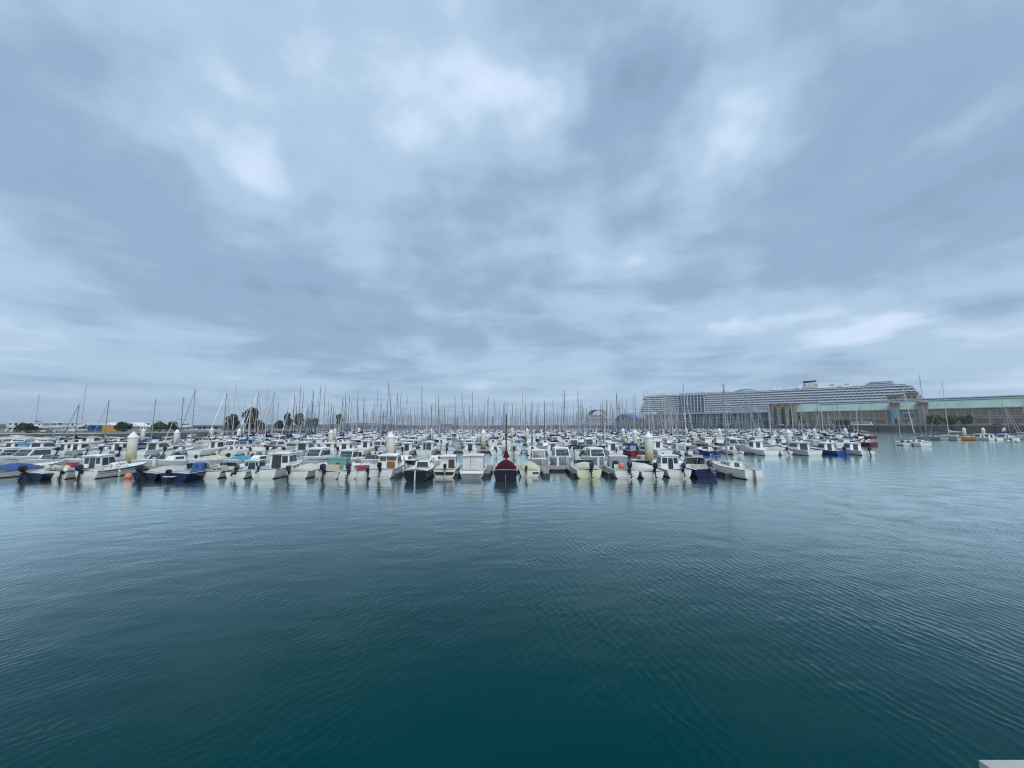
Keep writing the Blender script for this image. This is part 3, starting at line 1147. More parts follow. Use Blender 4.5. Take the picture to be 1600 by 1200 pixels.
# service pedestals on the near pontoon
PED = MB().box(-0.11, 0.11, -0.09, 0.09, 0.5, 1.35).box(-0.13, 0.13, -0.11, 0.11, 1.352, 1.45).mesh("service_pedestal", ["white_plastic"])
for k, x in enumerate((-39, -24, -8.5, 5.0, 9.4)):
    o = obj("service_pedestal", PED, None)
    o.location = (x, 42.6, 0)
    tag(o, f"small white power pedestal on the near pontoon, {['leftmost', 'second', 'third', 'fourth', 'rightmost'][k]} of five", "pedestal", "power pedestals on the near pontoon")

# ------------------------------------------------------------------ front row, boat by boat (sterns towards the camera)
FRONT = []


def put(t, px, Y, label, cat="motorboat", rz=0.0, group="boats of the near row, sterns out", lines=True):
    x = xat(px, Y, 0.3)
    t.place((x, Y, 0), R(rz))
    tag(t.root, label, cat, group)
    FRONT.append((x, Y, t))
    for p_, _s in list(t.kids):
        if p_.name.split(".")[0] == "roof":
            bb = p_.bound_box
            zz = max(q[2] for q in bb)
            t.part("aerial", MB().tube([(bb[0][0] * 0.7, bb[0][1] + 0.5, zz - 0.05), (bb[0][0] * 0.7, bb[0][1] + 0.2, zz + 1.7)], 0.012, 3), "white_plastic")
            t.part("roof_rail", MB().tube([(-0.5, bb[0][1] + 0.3, zz), (-0.5, bb[0][1] + 0.3, zz + 0.12), (0.5, bb[0][1] + 0.3, zz + 0.12), (0.5, bb[0][1] + 0.3, zz)], 0.018, 4), "steel")
            break
    if lines:
        h = t.h
        mooring(t, h, [(0.93, -1, -0.9, h.L + 0.9, 0.5), (0.93, 1, 0.9, h.L + 0.9, 0.5), (0.06, 1, h.B / 2 + 0.75, 1.6, 0.42)])
    return t


# far left, running out of the picture
t = base_motor("motorboat", 6.6, 2.45, 0.72, 1.15, WHITE, WHITE, 0.5, 0.3)
t.part("tarpaulin", tarp(t.h, 0.08, 0.52, 0.45, 3), "fabric", (0.06, 0.12, 0.32), True)
for mb in stripe(t.h, 0.05, 0.95, 0.30, 0.45):
    t.part("stripe", mb, "gelcoat", (0.30, 0.33, 0.36))
t.part("pulpit", pulpit(t.h), "steel")
put(t, -26, 36.2, "white boat with blue cover cut by the photo's left edge")

t = base_motor("motorboat", 6.2, 2.3, 0.60, 0.95, NAVY, WHITE, 0.55, 0.35)
t.part("tarpaulin", tarp(t.h, 0.05, 0.58, 0.35, 5), "fabric", (0.62, 0.62, 0.66), True)
outboard(t, -0.5, 0.72, tilt=8, k=1.05, color=BLACK)
put(t, 48, 35.2, "navy hulled motorboat with pale cover, leftmost whole boat of near row")

t = base_motor("motorboat", 6.8, 2.5, 0.72, 1.1, WHITE, WHITE, 0.5, 0.3)
cab, F = pilothouse(t, 3.0, 4.9, 0.95, 0.85, 0.5, 2.25, rf=0.5, color=WHITE, door=(0.36, 0.02, 0.66, 0.88, "glass"), v0=0.34)
for k, (dx, dy) in enumerate(((-0.75, 0.15), (-0.3, 0.3), (0.25, 0.2), (-0.55, 0.7), (0.62, 0.5), (0.95, 0.1))):
    o = t.part("fender", FEND, None, (0.78, 0.76, 0.70))
    o.location = (dx, dy - 0.1, 0.98)
    o.rotation_euler = (0.9, 0.5 * k, 0.3)
    o.scale = (1.8, 1.8, 1.2)
t.part("fish_box", MB().hexa([(-0.1, 0.9, 0.95), (0.45, 0.9, 0.95), (0.45, 1.4, 0.95), (-0.1, 1.4, 0.95)], [(-0.15, 0.85, 1.4), (0.5, 0.85, 1.4), (0.5, 1.45, 1.4), (-0.15, 1.45, 1.4)]), "red_paint")
outboard(t, 0.75, 0.72, tilt=0, k=0.95, color=(0.55, 0.58, 0.55))
t.part("pulpit", pulpit(t.h), "steel")
put(t, 86, 36.0, "white cabin boat with heap of pale fenders and red crate at stern")

t = base_motor("motorboat", 6.0, 2.3, 0.70, 1.05, WHITE, WHITE, 0.56, 0.25)
for mb in stripe(t.h, 0.03, 0.85, 0.0, 0.16):
    t.part("stripe", mb, "gelcoat", BLACK)
for mb in stripe(t.h, 0.10, 0.62, 0.5, 0.75):
    t.part("stripe", mb, "gelcoat", BLACK)
outboard(t, -0.35, 0.75, tilt=0, k=1.1, color=(0.03, 0.04, 0.10))
console(t, 0.1, 2.3, 0.25, 0.4, 0.9)
seat(t, 0.1, 1.2, 0.25, 0.4)
t.part("life_ring", MB().tube([(0.6 + 0.28 * math.cos(a * PI / 6), 2.9, 0.95 + 0.28 * math.sin(a * PI / 6)) for a in range(13)], 0.06, 6), "white_plastic")
fenders(t, t.h, (0.3,), (1,))
put(t, 134, 36.2, "white open boat with two black stripes along its side")

bo = obj("buoy", MB().blob((0, 0, 0.18), (0.30, 0.30, 0.33), 10, 7).lathe([(0.05, 0.46), (0.06, 0.6)], 6), "orange_plastic", None, True)
bo.location = (xat(200.5, 36.6), 36.6, 0)
tag(bo, "round orange mooring buoy floating by the navy boat's stern", "buoy")

t = base_motor("motorboat", 6.4, 2.4, 0.62, 0.95, NAVY, GREYW, 0.55, 0.3)
t.part("tarpaulin", tarp(t.h, 0.07, 0.60, 0.42, 7), "fabric", (0.55, 0.54, 0.50), True)
outboard(t, -0.2, 0.72, tilt=5, k=1.2, color=(0.03, 0.035, 0.045))
put(t, 226, 35.0, "navy motorboat with beige cover and big dark outboard beside orange buoy")

t = base_motor("motorboat", 6.4, 2.6, 0.66, 0.98, (0.008, 0.013, 0.075), GREYW, 0.52, 0.35)
console(t, 0.35, 2.2, 0.35, 0.5, 1.0, (0.05, 0.12, 0.30))
windscreen(t, t.h, 0.5, 0.8, 0.55)
outboard(t, -0.25, 0.62, tilt=0, k=0.85, color=BLACK)
t.part("boarding_step", MB().box(-0.65, 0.25, -0.35, -0.02, 0.42, 0.48), "white_plastic")
seat(t, -0.5, 1.5, 0.35, 0.35, GREYW)
t.part("pulpit", pulpit(t.h), "steel")
put(t, 271, 34.6, "bright blue hulled motorboat with small outboard and blue console")

t = base_motor("motorboat", 6.0, 2.2, 0.62, 0.95, WHITE, WHITE, 0.5, 0.25)
for mb in stripe(t.h, 0.04, 0.93, 0.35, 0.85):
    t.part("stripe", mb, "gelcoat", BLACK)
windscreen(t, t.h, 0.52, 0.85, 0.45)
seat(t, -0.45, 1.4, 0.25, 0.3, (0.55, 0.48, 0.36))
seat(t, 0.45, 1.4, 0.25, 0.3, (0.55, 0.48, 0.36))
put(t, 327, 36.6, "low white speedboat with one broad black side band")

t = base_motor("motorboat", 5.2, 2.1, 0.60, 0.95, WHITE, (0.62, 0.72, 0.74), 0.42, 0.25)
pilothouse(t, 2.1, 3.5, 0.78, 0.68, 0.55, 1.65, rf=0.35, color=(0.60, 0.72, 0.75), door=(0.3, 0.1, 0.75, 0.85, "window_dark"), over=0.1)
outboard(t, 0.0, 0.62, tilt=48, k=0.85, color=(0.02, 0.04, 0.045))
put(t, 368, 36.4, "small white boat with pale turquoise cuddy and tilted outboard")

t = base_motor("motorboat", 6.6, 2.5, 0.85, 1.25, WHITE, WHITE, 0.45, 0.35)
pilothouse(t, 2.4, 4.3, 0.98, 0.88, 0.55, 2.55, rf=0.4, color=WHITE, door=(0.10, 0.03, 0.58, 0.92, "window_dark"), over=0.2, v0=0.5)
outboard(t, -0.45, 0.85, tilt=35, k=0.6, color=(0.05, 0.06, 0.07))
t.part("pulpit", pulpit(t.h, 0.62), "steel")
fenders(t, t.h, (0.35, 0.6), (1,))
put(t, 411, 36.2, "white pilothouse boat with tall dark glass door facing the water")

t = base_motor("motorboat", 5.6, 2.2, 0.66, 1.0, WHITE, WHITE, 0.55, 0.25)
t.part("tarpaulin", tarp(t.h, 0.08, 0.60, 0.50, 9), "fabric", (0.70, 0.68, 0.60), True)
outboard(t, -0.7, 0.70, tilt=4, k=0.95, color=(0.04, 0.05, 0.04))
put(t, 464, 36.4, "white boat under smooth ivory cover, between tall-door pilothouse and green canvas")

t = base_motor("motorboat", 6.0, 2.3, 0.66, 1.05, (0.62, 0.62, 0.58), CREAM, 0.5, 0.25)
pilothouse(t, 1.9, 4.0, 0.95, 0.80, 0.55, 1.9, rf=0.6, ra=0.2, tw=0.16, color=(0.16, 0.36, 0.33), mat="fabric", door=(0.42, 0.02, 0.62, 0.72, "window_dark"), aftwin=False, over=0.02, glass="clear_vinyl", name="canopy")
t.part("locker", MB().box(-0.85, 0.4, 1.55, 1.8, 0.26, 1.15), "deck_gelcoat", (0.62, 0.54, 0.38))
outboard(t, -0.25, 0.78, tilt=0, k=1.2, color=(0.025, 0.03, 0.08))
fenders(t, t.h, (0.1, 0.3), (-1,), (0.75, 0.76, 0.72), 1.3)
put(t, 511, 36.0, "beige boat with sea-green canvas canopy and navy outboard")

t = base_motor("motorboat", 5.6, 2.1, 0.70, 1.0, WHITE, WHITE, 0.5, 0.28)
console(t, 0.0, 2.2, 0.28, 0.4, 0.8)
outboard(t, 0.25, 0.78, tilt=14, k=1.15, color=(0.05, 0.05, 0.09))
seat(t, -0.4, 1.2, 0.28, 0.28)
fenders(t, t.h, (0.2, 0.5), (-1,), (0.75, 0.74, 0.68), 1.2)
put(t, 541, 36.2, "plain white open boat with centre console left of red-trimmed boat")

t = base_motor("motorboat", 5.2, 1.9, 0.68, 0.98, WHITE, CREAM, 0.5, 0.28)
t.part("tarpaulin", tarp(t.h, 0.12, 0.55, 0.55, 21), "fabric", (0.70, 0.70, 0.66), True)
t.part("cushion", MB().hexa([(-0.62, 0.28, 0.92), (0.62, 0.28, 0.92), (0.62, 0.62, 1.0), (-0.62, 0.62, 1.0)], [(-0.6, 0.30, 1.10), (0.6, 0.30, 1.10), (0.6, 0.60, 1.18), (-0.6, 0.60, 1.18)]), "fabric", (0.50, 0.06, 0.08))
outboard(t, 0.75, 0.60, tilt=0, k=0.8, color=BLACK)
put(t, 563, 36.4, "narrow cream boat with a bright red cushion across its stern")

t = base_motor("motorboat", 6.8, 2.5, 0.85, 1.2, WHITE, WHITE, 0.46, 0.35)
cab, F = pilothouse(t, 2.1, 4.4, 1.0, 0.85, 0.55, 2.35, rf=0.6, color=WHITE, door=(0.45, 0.02, 0.86, 0.60, "teak"), aftwin=False, over=0.35, v0=0.45)
t.part("window", MB().pane(F["aft"], 0.08, 0.40, 0.62, 0.90), "teak", of=cab)
t.part("window", MB().pane(F["aft"], 0.45, 0.92, 0.66, 0.90), "teak", of=cab)
outboard(t, 0.0, 0.95, tilt=3, k=1.05, color=BLACK)
t.part("pulpit", pulpit(t.h, 0.62), "steel")
fenders(t, t.h, (0.4, 0.65), (1,), (0.7, 0.7, 0.68))
put(t, 594, 36.3, "white cabin boat with brown wooden panels in its aft bulkhead")

# navy day boat with a thin pole mast
t = base_motor("day_sailer", 5.6, 2.2, 0.92, 1.2, (0.008, 0.008, 0.022), WHITE, 0.48, 0.4, crown=0.16)
b, tp, F = frustum(2.6, 4.2, 0.72, 0.5, 1.0, 1.50, 0.05, 0.25, 0.08)
c = t.part("cabin", MB().hexa(b, tp), "deck_gelcoat", WHITE)
t.part("hatch", MB().pane(F["aft"], 0.12, 0.88, 0.0, 0.92, 0.02), "window_dark", of=c)
t.part("rudder", MB().hexa([(-0.035, -0.42, -0.5), (0.035, -0.42, -0.5), (0.035, -0.02, -0.5), (-0.035, -0.02, -0.5)], [(-0.035, -0.22, 0.98), (0.035, -0.22, 0.98), (0.035, -0.02, 0.98), (-0.035, -0.02, 0.98)]), "gelcoat", WHITE)
t.part("tiller", MB().tube([(0, -0.1, 0.98), (0, 0.9, 1.15)], 0.03, 5), "teak")
mast_parts(t, 3.9, 1.45, 4.6, (0.62, 0.63, 0.62), r=0.045, spreaders=0, stays=(0.8, 3.7), bow=(0, 5.4, 1.2))
t.part("pulpit", pulpit(t.h, 0.66), "steel")
put(t, 649, 34.6, "black-navy day sailer with white deck and white rudder on its stern", "sailboat")

t = base_motor("motorboat", 5.6, 2.25, 0.76, 1.1, WHITE, WHITE, 0.42, 0.35)
cab, F = pilothouse(t, 2.2, 3.9, 0.82, 0.72, 0.65, 2.15, rf=0.4, color=WHITE, door=(0.52, 0.02, 0.90, 0.72, "dark_wood"), aftwin=False, over=0.35, v0=0.5)
outboard(t, 0.1, 0.88, tilt=0, k=0.85, color=BLACK, legcol=(0.5, 0.5, 0.5))
t.part("transom_well", MB().hexa([(-0.85, -0.025, 0.25), (0.8, -0.025, 0.25), (0.8, 0.01, 0.25), (-0.85, 0.01, 0.25)], [(-0.95, -0.025, 0.55), (0.95, -0.025, 0.55), (0.95, 0.01, 0.55), (-0.95, 0.01, 0.55)]), "black_paint")
fenders(t, t.h, (0.5,), (1,))
put(t, 694, 37.0, "small white cabin boat with brown door and black stern panel")

t = base_motor("motorboat", 6.2, 2.5, 0.72, 1.1, WHITE, WHITE, 0.60, 0.35)
cab, F = pilothouse(t, 1.1, 3.9, 1.0, 0.95, 0.6, 2.35, rf=0.35, tw=0.03, color=(0.74, 0.75, 0.72), door=(0.36, 0.02, 0.40, 0.95, "fascia"), aftwin=False, over=0.15, mat="deck_gelcoat", sidewin=((0.1, 0.5), (0.56, 0.9)), v0=0.5)
t.part("window", MB().pane(F["aft"], 0.68, 0.90, 0.68, 0.86), "white_plastic", of=cab)
t.part("swim_platform", MB().box(-1.05, 1.05, -0.55, 0.0, 0.50, 0.56), "deck_gelcoat", WHITE)
t.part("stern_rail", MB().tube([(-1.05, 0.1, 0.72), (-1.05, 0.1, 1.25), (1.05, 0.1, 1.25), (1.05, 0.1, 0.72)], 0.02, 4), "steel")
put(t, 737, 36.6, "white boat with large plain box cabin and stern platform")

# burgundy cover and wooden mast
t = base_motor("day_sailer", 5.8, 2.3, 0.92, 1.25, (0.010, 0.006, 0.028), (0.70, 0.64, 0.52), 0.5, 0.4)
t.part("tarpaulin", tarp(t.h, 0.07, 0.66, 0.72, 12, lip=-0.16), "fabric", (0.080, 0.010, 0.016), True)
mast_parts(t, 3.7, 1.0, 5.0, (0.09, 0.05, 0.035), r=0.085, spreaders=0, stays=(0.9, 3.5), bow=(0, 5.6, 1.25))
t.part("mast_collar", MB().lathe([(0.28, 1.75), (0.34, 1.85), (0.20, 2.10), (0.12, 2.45)], 9, (0, 3.7, 0)), "fabric", (0.09, 0.011, 0.018), True)
t.part("rudder", MB().hexa([(-0.03, -0.35, -0.5), (0.03, -0.35, -0.5), (0.03, -0.02, -0.5), (-0.03, -0.02, -0.5)], [(-0.03, -0.2, 0.55), (0.03, -0.2, 0.55), (0.03, -0.02, 0.55), (-0.03, -0.02, 0.55)]), "teak")
put(t, 790, 34.9, "dark plum-hulled boat with burgundy cover and brown wooden mast", "sailboat")

t = base_motor("motorboat", 5.4, 2.15, 0.62, 1.0, WHITE, WHITE, 0.55, 0.3)
t.part("tarpaulin", tarp(t.h, 0.03, 0.68, 0.62, 14, drop=0.16), "fabric", (0.70, 0.66, 0.48), True)
outboard(t, -0.35, 0.68, tilt=10, k=0.75, color=(0.04, 0.04, 0.045))
t.part("transom_panel", MB().box(0.25, 0.85, -0.03, 0.01, 0.30, 0.46), "black_paint")
put(t, 828, 37.6, "white boat under rounded cream cover beside burgundy boat")

t = base_motor("motorboat", 6.2, 2.55, 0.80, 1.15, (0.74, 0.72, 0.54), (0.74, 0.72, 0.62), 0.5, 0.35)
windscreen(t, t.h, 0.55, 0.85, 0.5)
t.part("tarpaulin", tarp(t.h, 0.10, 0.56, 0.50, 16, lip=-0.05), "fabric", (0.70, 0.68, 0.56), True)
outboard(t, 0.15, 0.90, tilt=0, k=1.15, color=(0.05, 0.03, 0.09))
put(t, 921, 36.4, "pale yellow motorboat with black-violet outboard, right of the empty berth")

t = base_motor("motorboat", 6.8, 2.5, 0.75, 1.15, WHITE, WHITE, 0.55, 0.3)
cab, F = pilothouse(t, 2.6, 4.6, 1.0, 0.85, 0.6, 2.15, rf=0.6, ra=0.1, tw=0.14, color=(0.30, 0.33, 0.37), roofcol=(0.62, 0.64, 0.66), mat="fabric", door=(0.14, 0.0, 0.46, 0.66, "black_paint"), aftwin=False, over=0.02, glass="clear_vinyl", name="canopy")
t.part("window", MB().pane(F["aft"], 0.54, 0.84, 0.30, 0.55), "clear_vinyl", of=cab)
outboard(t, 0.2, 0.85, tilt=22, k=1.25, color=(0.03, 0.035, 0.04))
pf = t.part("fender", MB().blob((-0.25, 0.9, 1.05), (0.30, 0.30, 0.38), 9, 6), "orange_plastic")
seat(t, -0.5, 1.7, 0.3, 0.3, WHITE)
put(t, 980, 36.4, "white boat with grey canvas hood and coral-pink ball fender")

t = base_motor("motorboat", 5.8, 2.3, 0.64, 1.0, WHITE, WHITE, 0.6, 0.3)
t.part("tarpaulin", tarp(t.h, 0.10, 0.78, 0.42, 18), "fabric", (0.74, 0.70, 0.66), True)
outboard(t, 0.15, 0.85, tilt=6, k=1.15, color=BLACK)
put(t, 1020, 36.4, "white boat under pinkish white cover between grey hood and round-roofed cabin")

t = base_motor("motorboat", 6.4, 2.5, 0.72, 1.15, WHITE, WHITE, 0.45, 0.3)
pilothouse(t, 2.1, 4.1, 0.95, 0.82, 0.55, 2.25, rf=0.7, color=WHITE, door=(0.40, 0.02, 0.66, 0.84, "glass"), over=0.12, v0=0.42)
outboard(t, 0.3, 0.82, tilt=10, k=1.0, color=(0.035, 0.045, 0.10))
t.part("pulpit", pulpit(t.h, 0.62), "steel")
put(t, 1062, 36.9, "white pilothouse boat with rounded roof and navy outboard, near right")

t = base_motor("motorboat", 6.0, 2.3, 0.80, 1.15, (0.012, 0.016, 0.075), WHITE, 0.5, 0.3)
windscreen(t, t.h, 0.56, 0.88, 0.75, 0.45, 1.1)
seat(t, -0.45, 1.7, 0.3, 0.3, (0.5, 0.5, 0.45))
seat(t, 0.45, 1.7, 0.3, 0.3, (0.5, 0.5, 0.45))
outboard(t, 0.35, 0.90, tilt=40, k=1.15, color=(0.05, 0.055, 0.065), legcol=(0.35, 0.36, 0.37))
# lettering on the port side (the photo shows short pale letters, not legible enough to read)
for mb in stripe(t.h, 0.02, 0.97, -0.55, -0.48):
    t.part("stripe", mb, "gelcoat", (0.55, 0.57, 0.6))
for k in range(5):
    tt = 0.16 + 0.035 * k
    hp = t.h.half(tt)
    p = Vector(hp[2]).lerp(Vector(hp[3]), 0.15)
    t.part("lettering", MB().box(-p.x - 0.02, -p.x - 0.005, p.y - 0.06, p.y + 0.05, p.z - 0.08, p.z + 0.08), "text_white")
put(t, 1104, 36.6, "navy motorboat with wide windscreen and pale lettering on its side")


# sailboat closing the row on the right
def sailboat(name, L, B, fs=0.85, fb=1.15, hullcol=WHITE, deckcol=WHITE, H=9.0, cover=(0.03, 0.07, 0.25), mastcol=(0.42, 0.43, 0.44), lod=0, link=True,
             hood=None, furl=(0.72, 0.72, 0.70), two=None, lean=0.0, band=None):
    t = Thing(name, link)
    h = Hull(L, B, fs, fb, "s")
    t.h = h
    t.part("hull", h.build((0, .15, .32, .5, .66, .8, .92, 1.0) if lod else (0, .12, .25, .4, .55, .68, .79, .88, .95, 1.0)), ["gelcoat", "antifouling"], hullcol, True)
    t.part("deck", h.deck(0.34, 0.5, 0.08, 0.05, 0.28, (0.5, .68, .85, 1.0)), "deck_gelcoat", deckcol, True)
    z = h.z(0.45)
    b, tp, F = frustum(L * 0.34, L * 0.70, B * 0.30, B * 0.17, z - 0.02, z + 0.42, 0.06, L * 0.08, 0.10)
    c = t.part("coachroof", MB().hexa(b, tp), "deck_gelcoat", deckcol, True)
    if lod < 2:
        for fc in ("stb", "port"):
            if lod == 0:
                for (u0, u1) in ((0.10, 0.30), (0.38, 0.58), (0.66, 0.82)):
                    t.part("window", MB().pane(F[fc], u0, u1, 0.35, 0.78), "glass", of=c)
            else:
                t.part("window", MB().pane(F[fc], 0.15, 0.8, 0.35, 0.78), "glass", of=c)
        t.part("companionway", MB().pane(F["aft"], 0.32, 0.68, 0.0, 0.95), "window_dark", of=c)
    ym = L * 0.56
    sp_ = two if two is not None else (2 if H > 12 else 1)
    mast_parts(t, ym, z + 0.42, H, mastcol, L * 0.36, 0.85, cover, sp_, (B * 0.45, ym - 0.25) if lod < 2 else None, (0, L * 0.975, h.fb + 0.05), furl, 0.11 if H > 11 else 0.09, lod, B, (0, 0.1, h.fs + 0.3) if lod < 2 else None, lean)
    if hood:
        secs = []
        for (y, k) in ((L * 0.33, 0.95), (L * 0.37, 1.0), (L * 0.43, 0.6)):
            secs.append([(B * 0.32 * math.cos(a), y, z + 0.30 + 0.62 * k * math.sin(a)) for a in [PI * j / 8 for j in range(9)]])
        t.part("spray_hood", MB().loft(secs), "fabric", hood, True)
    if lod == 0:
        t.part("pulpit", pulpit(h, 0.80, 0.6), "steel")
        t.part("pushpit", pushpit(h), "steel")
        for mb in lifelines(h):
            t.part("lifeline", mb, "steel")
        t.part("tiller", MB().tube([(0, 0.1, h.fs + 0.1), (0, 1.2, h.fs + 0.25)], 0.03, 5), "teak")
        t.part("rub_rail", h.rail(0.025), "teak")
    elif lod == 1:
        t.part("pulpit", pulpit(h, 0.84, 0.6), "steel")
        t.part("pushpit", pushpit(h), "steel")
    if band:
        for mb in stripe(h, 0.03, 0.95, 0.70, 0.86):
            t.part("stripe", mb, "gelcoat", band)
    return t


t = sailboat("sailboat", 6.9, 2.35, 0.85, 1.15, WHITE, (0.76, 0.75, 0.66), 7.2, None, (0.33, 0.33, 0.33), furl=None, two=1)
t.part("rudder", MB().hexa([(-0.03, -0.45, -0.6), (0.03, -0.45, -0.6), (0.03, -0.02, -0.6), (-0.03, -0.02, -0.6)], [(-0.03, -0.22, 0.9), (0.03, -0.22, 0.9), (0.03, -0.02, 0.9), (-0.03, -0.02, 0.9)]), "gelcoat", (0.35, 0.36, 0.37))
put(t, 1178, 35.7, "white bare-masted sailboat closing the right end of the near row", "sailboat", 3.0)

# fingers of the near pontoon between the pairs
for px in (20, 108, 176, 246, 342, 392, 440, 487, 583, 622, 671, 714, 762, 852, 896, 950, 1002, 1128):
    finger(0, xat(px, 38.5))

# ------------------------------------------------------------------ templates for the rows behind
TEMPL = {}


def template(key, desc, cat, L):
    def deco(fn):
        t = fn()
        t.desc, t.cat, t.L = desc, cat, L
        TEMPL[key] = t
        return fn
    return deco


def mk_pilot(L=6.6, B=2.5, lod=1, wa=0.95, y0=2.3, y1=4.2, z1=2.3, rf=0.5, hull=WHITE, engine=BLACK, door="window_dark", fs=0.75, fb=1.15):
    t = base_motor("motorboat", L, B, fs, fb, hull, WHITE, 0.45, 0.3, lod, False)
    pilothouse(t, y0, y1, wa, wa - 0.1, 0.55, z1, rf=rf, color=WHITE, door=(0.28, 0.03, 0.70, 0.88, door), over=0.25, lod=lod)
    if engine:
        outboard(t, 0.05, 0.80, tilt=8, k=1.1, color=engine, lod=1)
    t.part("pulpit", pulpit(t.h, 0.66), "steel")
    return t


@template("pilot", "white pilothouse motorboat", "motorboat", 6.6)
def _():
    return mk_pilot()


@template("fisher", "white fishing boat with upright wheelhouse", "motorboat", 7.2)
def _():
    t = mk_pilot(7.2, 2.7, 1, 0.85, 3.4, 5.0, 2.75, 0.15, engine=None, fs=0.9, fb=1.4)
    mast_parts(t, 3.3, 2.8, 1.6, (0.6, 0.6, 0.6), r=0.04, spreaders=0)
    return t


@template("cruiser", "white hardtop cruiser with raked windscreen", "motorboat", 7.4)
def _():
    t = base_motor("motorboat", 7.4, 2.8, 0.9, 1.4, WHITE, WHITE, 0.42, 0.4, 1, False)
    pilothouse(t, 2.2, 5.2, 1.12, 0.95, 0.8, 2.45, rf=1.2, tw=0.16, color=WHITE, door=(0.2, 0.03, 0.8, 0.86, "glass"), over=0.6, lod=1, v0=0.38)
    t.part("pulpit", pulpit(t.h, 0.6), "steel")
    for mb in stripe(t.h, 0.02, 0.9, 0.3, 0.5):
        t.part("stripe", mb, "gelcoat", (0.3, 0.33, 0.36))
    return t


@template("open", "white open motorboat with windscreen", "motorboat", 5.8)
def _():
    t = base_motor("motorboat", 5.8, 2.25, 0.66, 1.05, WHITE, WHITE, 0.5, 0.28, 1, False)
    windscreen(t, t.h, 0.54, 0.85, 0.5)
    console(t, 0.35, 2.3, 0.28, 0.35, 0.8)
    outboard(t, 0.0, 0.78, tilt=15, k=1.1, color=BLACK, lod=1)
    return t


@template("covered", "covered motorboat", "motorboat", 5.8)
def _():
    t = base_motor("motorboat", 5.8, 2.25, 0.66, 1.05, WHITE, WHITE, 0.5, 0.28, 1, False)
    t.part("tarpaulin", tarp(t.h, 0.05, 0.66, 0.55, 31), "fabric", (0.68, 0.68, 0.64), True)
    outboard(t, 0.0, 0.72, tilt=25, k=1.0, color=BLACK, lod=1)
    return t


@template("hooded", "motorboat with canvas hood", "motorboat", 6.4)
def _():
    t = base_motor("motorboat", 6.4, 2.45, 0.74, 1.15, WHITE, WHITE, 0.5, 0.28, 1, False)
    pilothouse(t, 1.6, 4.2, 1.0, 0.82, 0.6, 2.05, rf=0.7, ra=0.3, tw=0.18, color=(0.28, 0.31, 0.36), mat="fabric", door=(0.2, 0.1, 0.8, 0.8, "clear_vinyl"), over=0.02, glass="clear_vinyl", lod=1, name="canopy")
    outboard(t, 0.0, 0.8, tilt=5, k=1.15, color=(0.04, 0.04, 0.05), lod=1)
    return t


@template("cuddy", "small white cuddy boat", "motorboat", 5.4)
def _():
    t = base_motor("motorboat", 5.4, 2.1, 0.62, 1.0, WHITE, WHITE, 0.45, 0.25, 1, False)
    b, tp, F = frustum(2.3, 3.9, 0.75, 0.5, 0.75, 1.35, 0.05, 0.4, 0.12)
    c = t.part("cuddy", MB().hexa(b, tp), "deck_gelcoat", WHITE)
    for fc in ("stb", "port"):
        t.part("window", MB().pane(F[fc], 0.15, 0.85, 0.3, 0.8), "glass", of=c)
    t.part("hatch", MB().pane(F["aft"], 0.3, 0.7, 0.0, 0.9), "window_dark", of=c)
    outboard(t, 0.0, 0.7, tilt=30, k=0.8, color=BLACK, lod=1)
    return t


SAILCOL = [(0.03, 0.07, 0.27), (0.02, 0.03, 0.10), (0.62, 0.62, 0.58), (0.05, 0.16, 0.36), (0.20, 0.03, 0.04), (0.30, 0.31, 0.32), (0.05, 0.12, 0.09)]
for key, L, B, H, lod, hd in (("sail_a", 7.2, 2.6, 8.6, 1, (0.03, 0.06, 0.2)), ("sail_b", 8.4, 2.9, 10.4, 1, (0.45, 0.46, 0.46)), ("sail_c", 9.6, 3.2, 12.6, 1, (0.03, 0.05, 0.14)),
                              ("sail_d", 6.4, 2.4, 7.4, 1, None), ("far_sail_a", 8.0, 2.8, 10.2, 2, (0.05, 0.08, 0.2)), ("far_sail_b", 9.4, 3.1, 12.2, 2, None), ("far_sail_c", 10.6, 3.4, 14.4, 2, (0.4, 0.42, 0.44))):
    t = sailboat("sailboat", L, B, 0.85 + 0.03 * (L - 6), 1.1 + 0.05 * (L - 6), WHITE, WHITE, H, SAILCOL[0], (0.40, 0.41, 0.42), lod, False, hd)
    t.desc, t.cat, t.L = "sailboat", "sailboat", L
    TEMPL[key] = t


def lod2_motor(kind):
    t = Thing("motorboat", False)
    h = Hull(6.4, 2.4, 0.72, 1.15)
    t.h = h
    t.part("hull", h.build((0, .3, .55, .75, .9, 1.0)), ["gelcoat", "antifouling"], WHITE, True)
    t.part("deck", h.deck(0.45, 0.3, 0.1, ts=(0.7, 1.0)), "deck_gelcoat", WHITE, True)
    if kind == "p":
        pilothouse(t, 2.3, 4.2, 0.95, 0.85, 0.55, 2.3, color=WHITE, door=None, lod=1)
    elif kind == "t":
        t.part("tarpaulin", tarp(h, 0.05, 0.66, 0.55, 33, 5), "fabric", (0.6, 0.62, 0.64), True)
    else:
        pilothouse(t, 1.8, 4.4, 1.0, 0.82, 0.6, 2.1, rf=0.9, tw=0.16, color=WHITE, door=None, lod=1)
    outboard(t, 0.0, 0.8, tilt=10, k=1.1, color=BLACK, lod=1)
    t.desc, t.cat, t.L = {"p": "white pilothouse motorboat", "t": "covered white motorboat", "h": "white cabin cruiser"}[kind], "motorboat", 6.4
    return t


for k in "pth":
    TEMPL["far_motor_" + k] = lod2_motor(k)

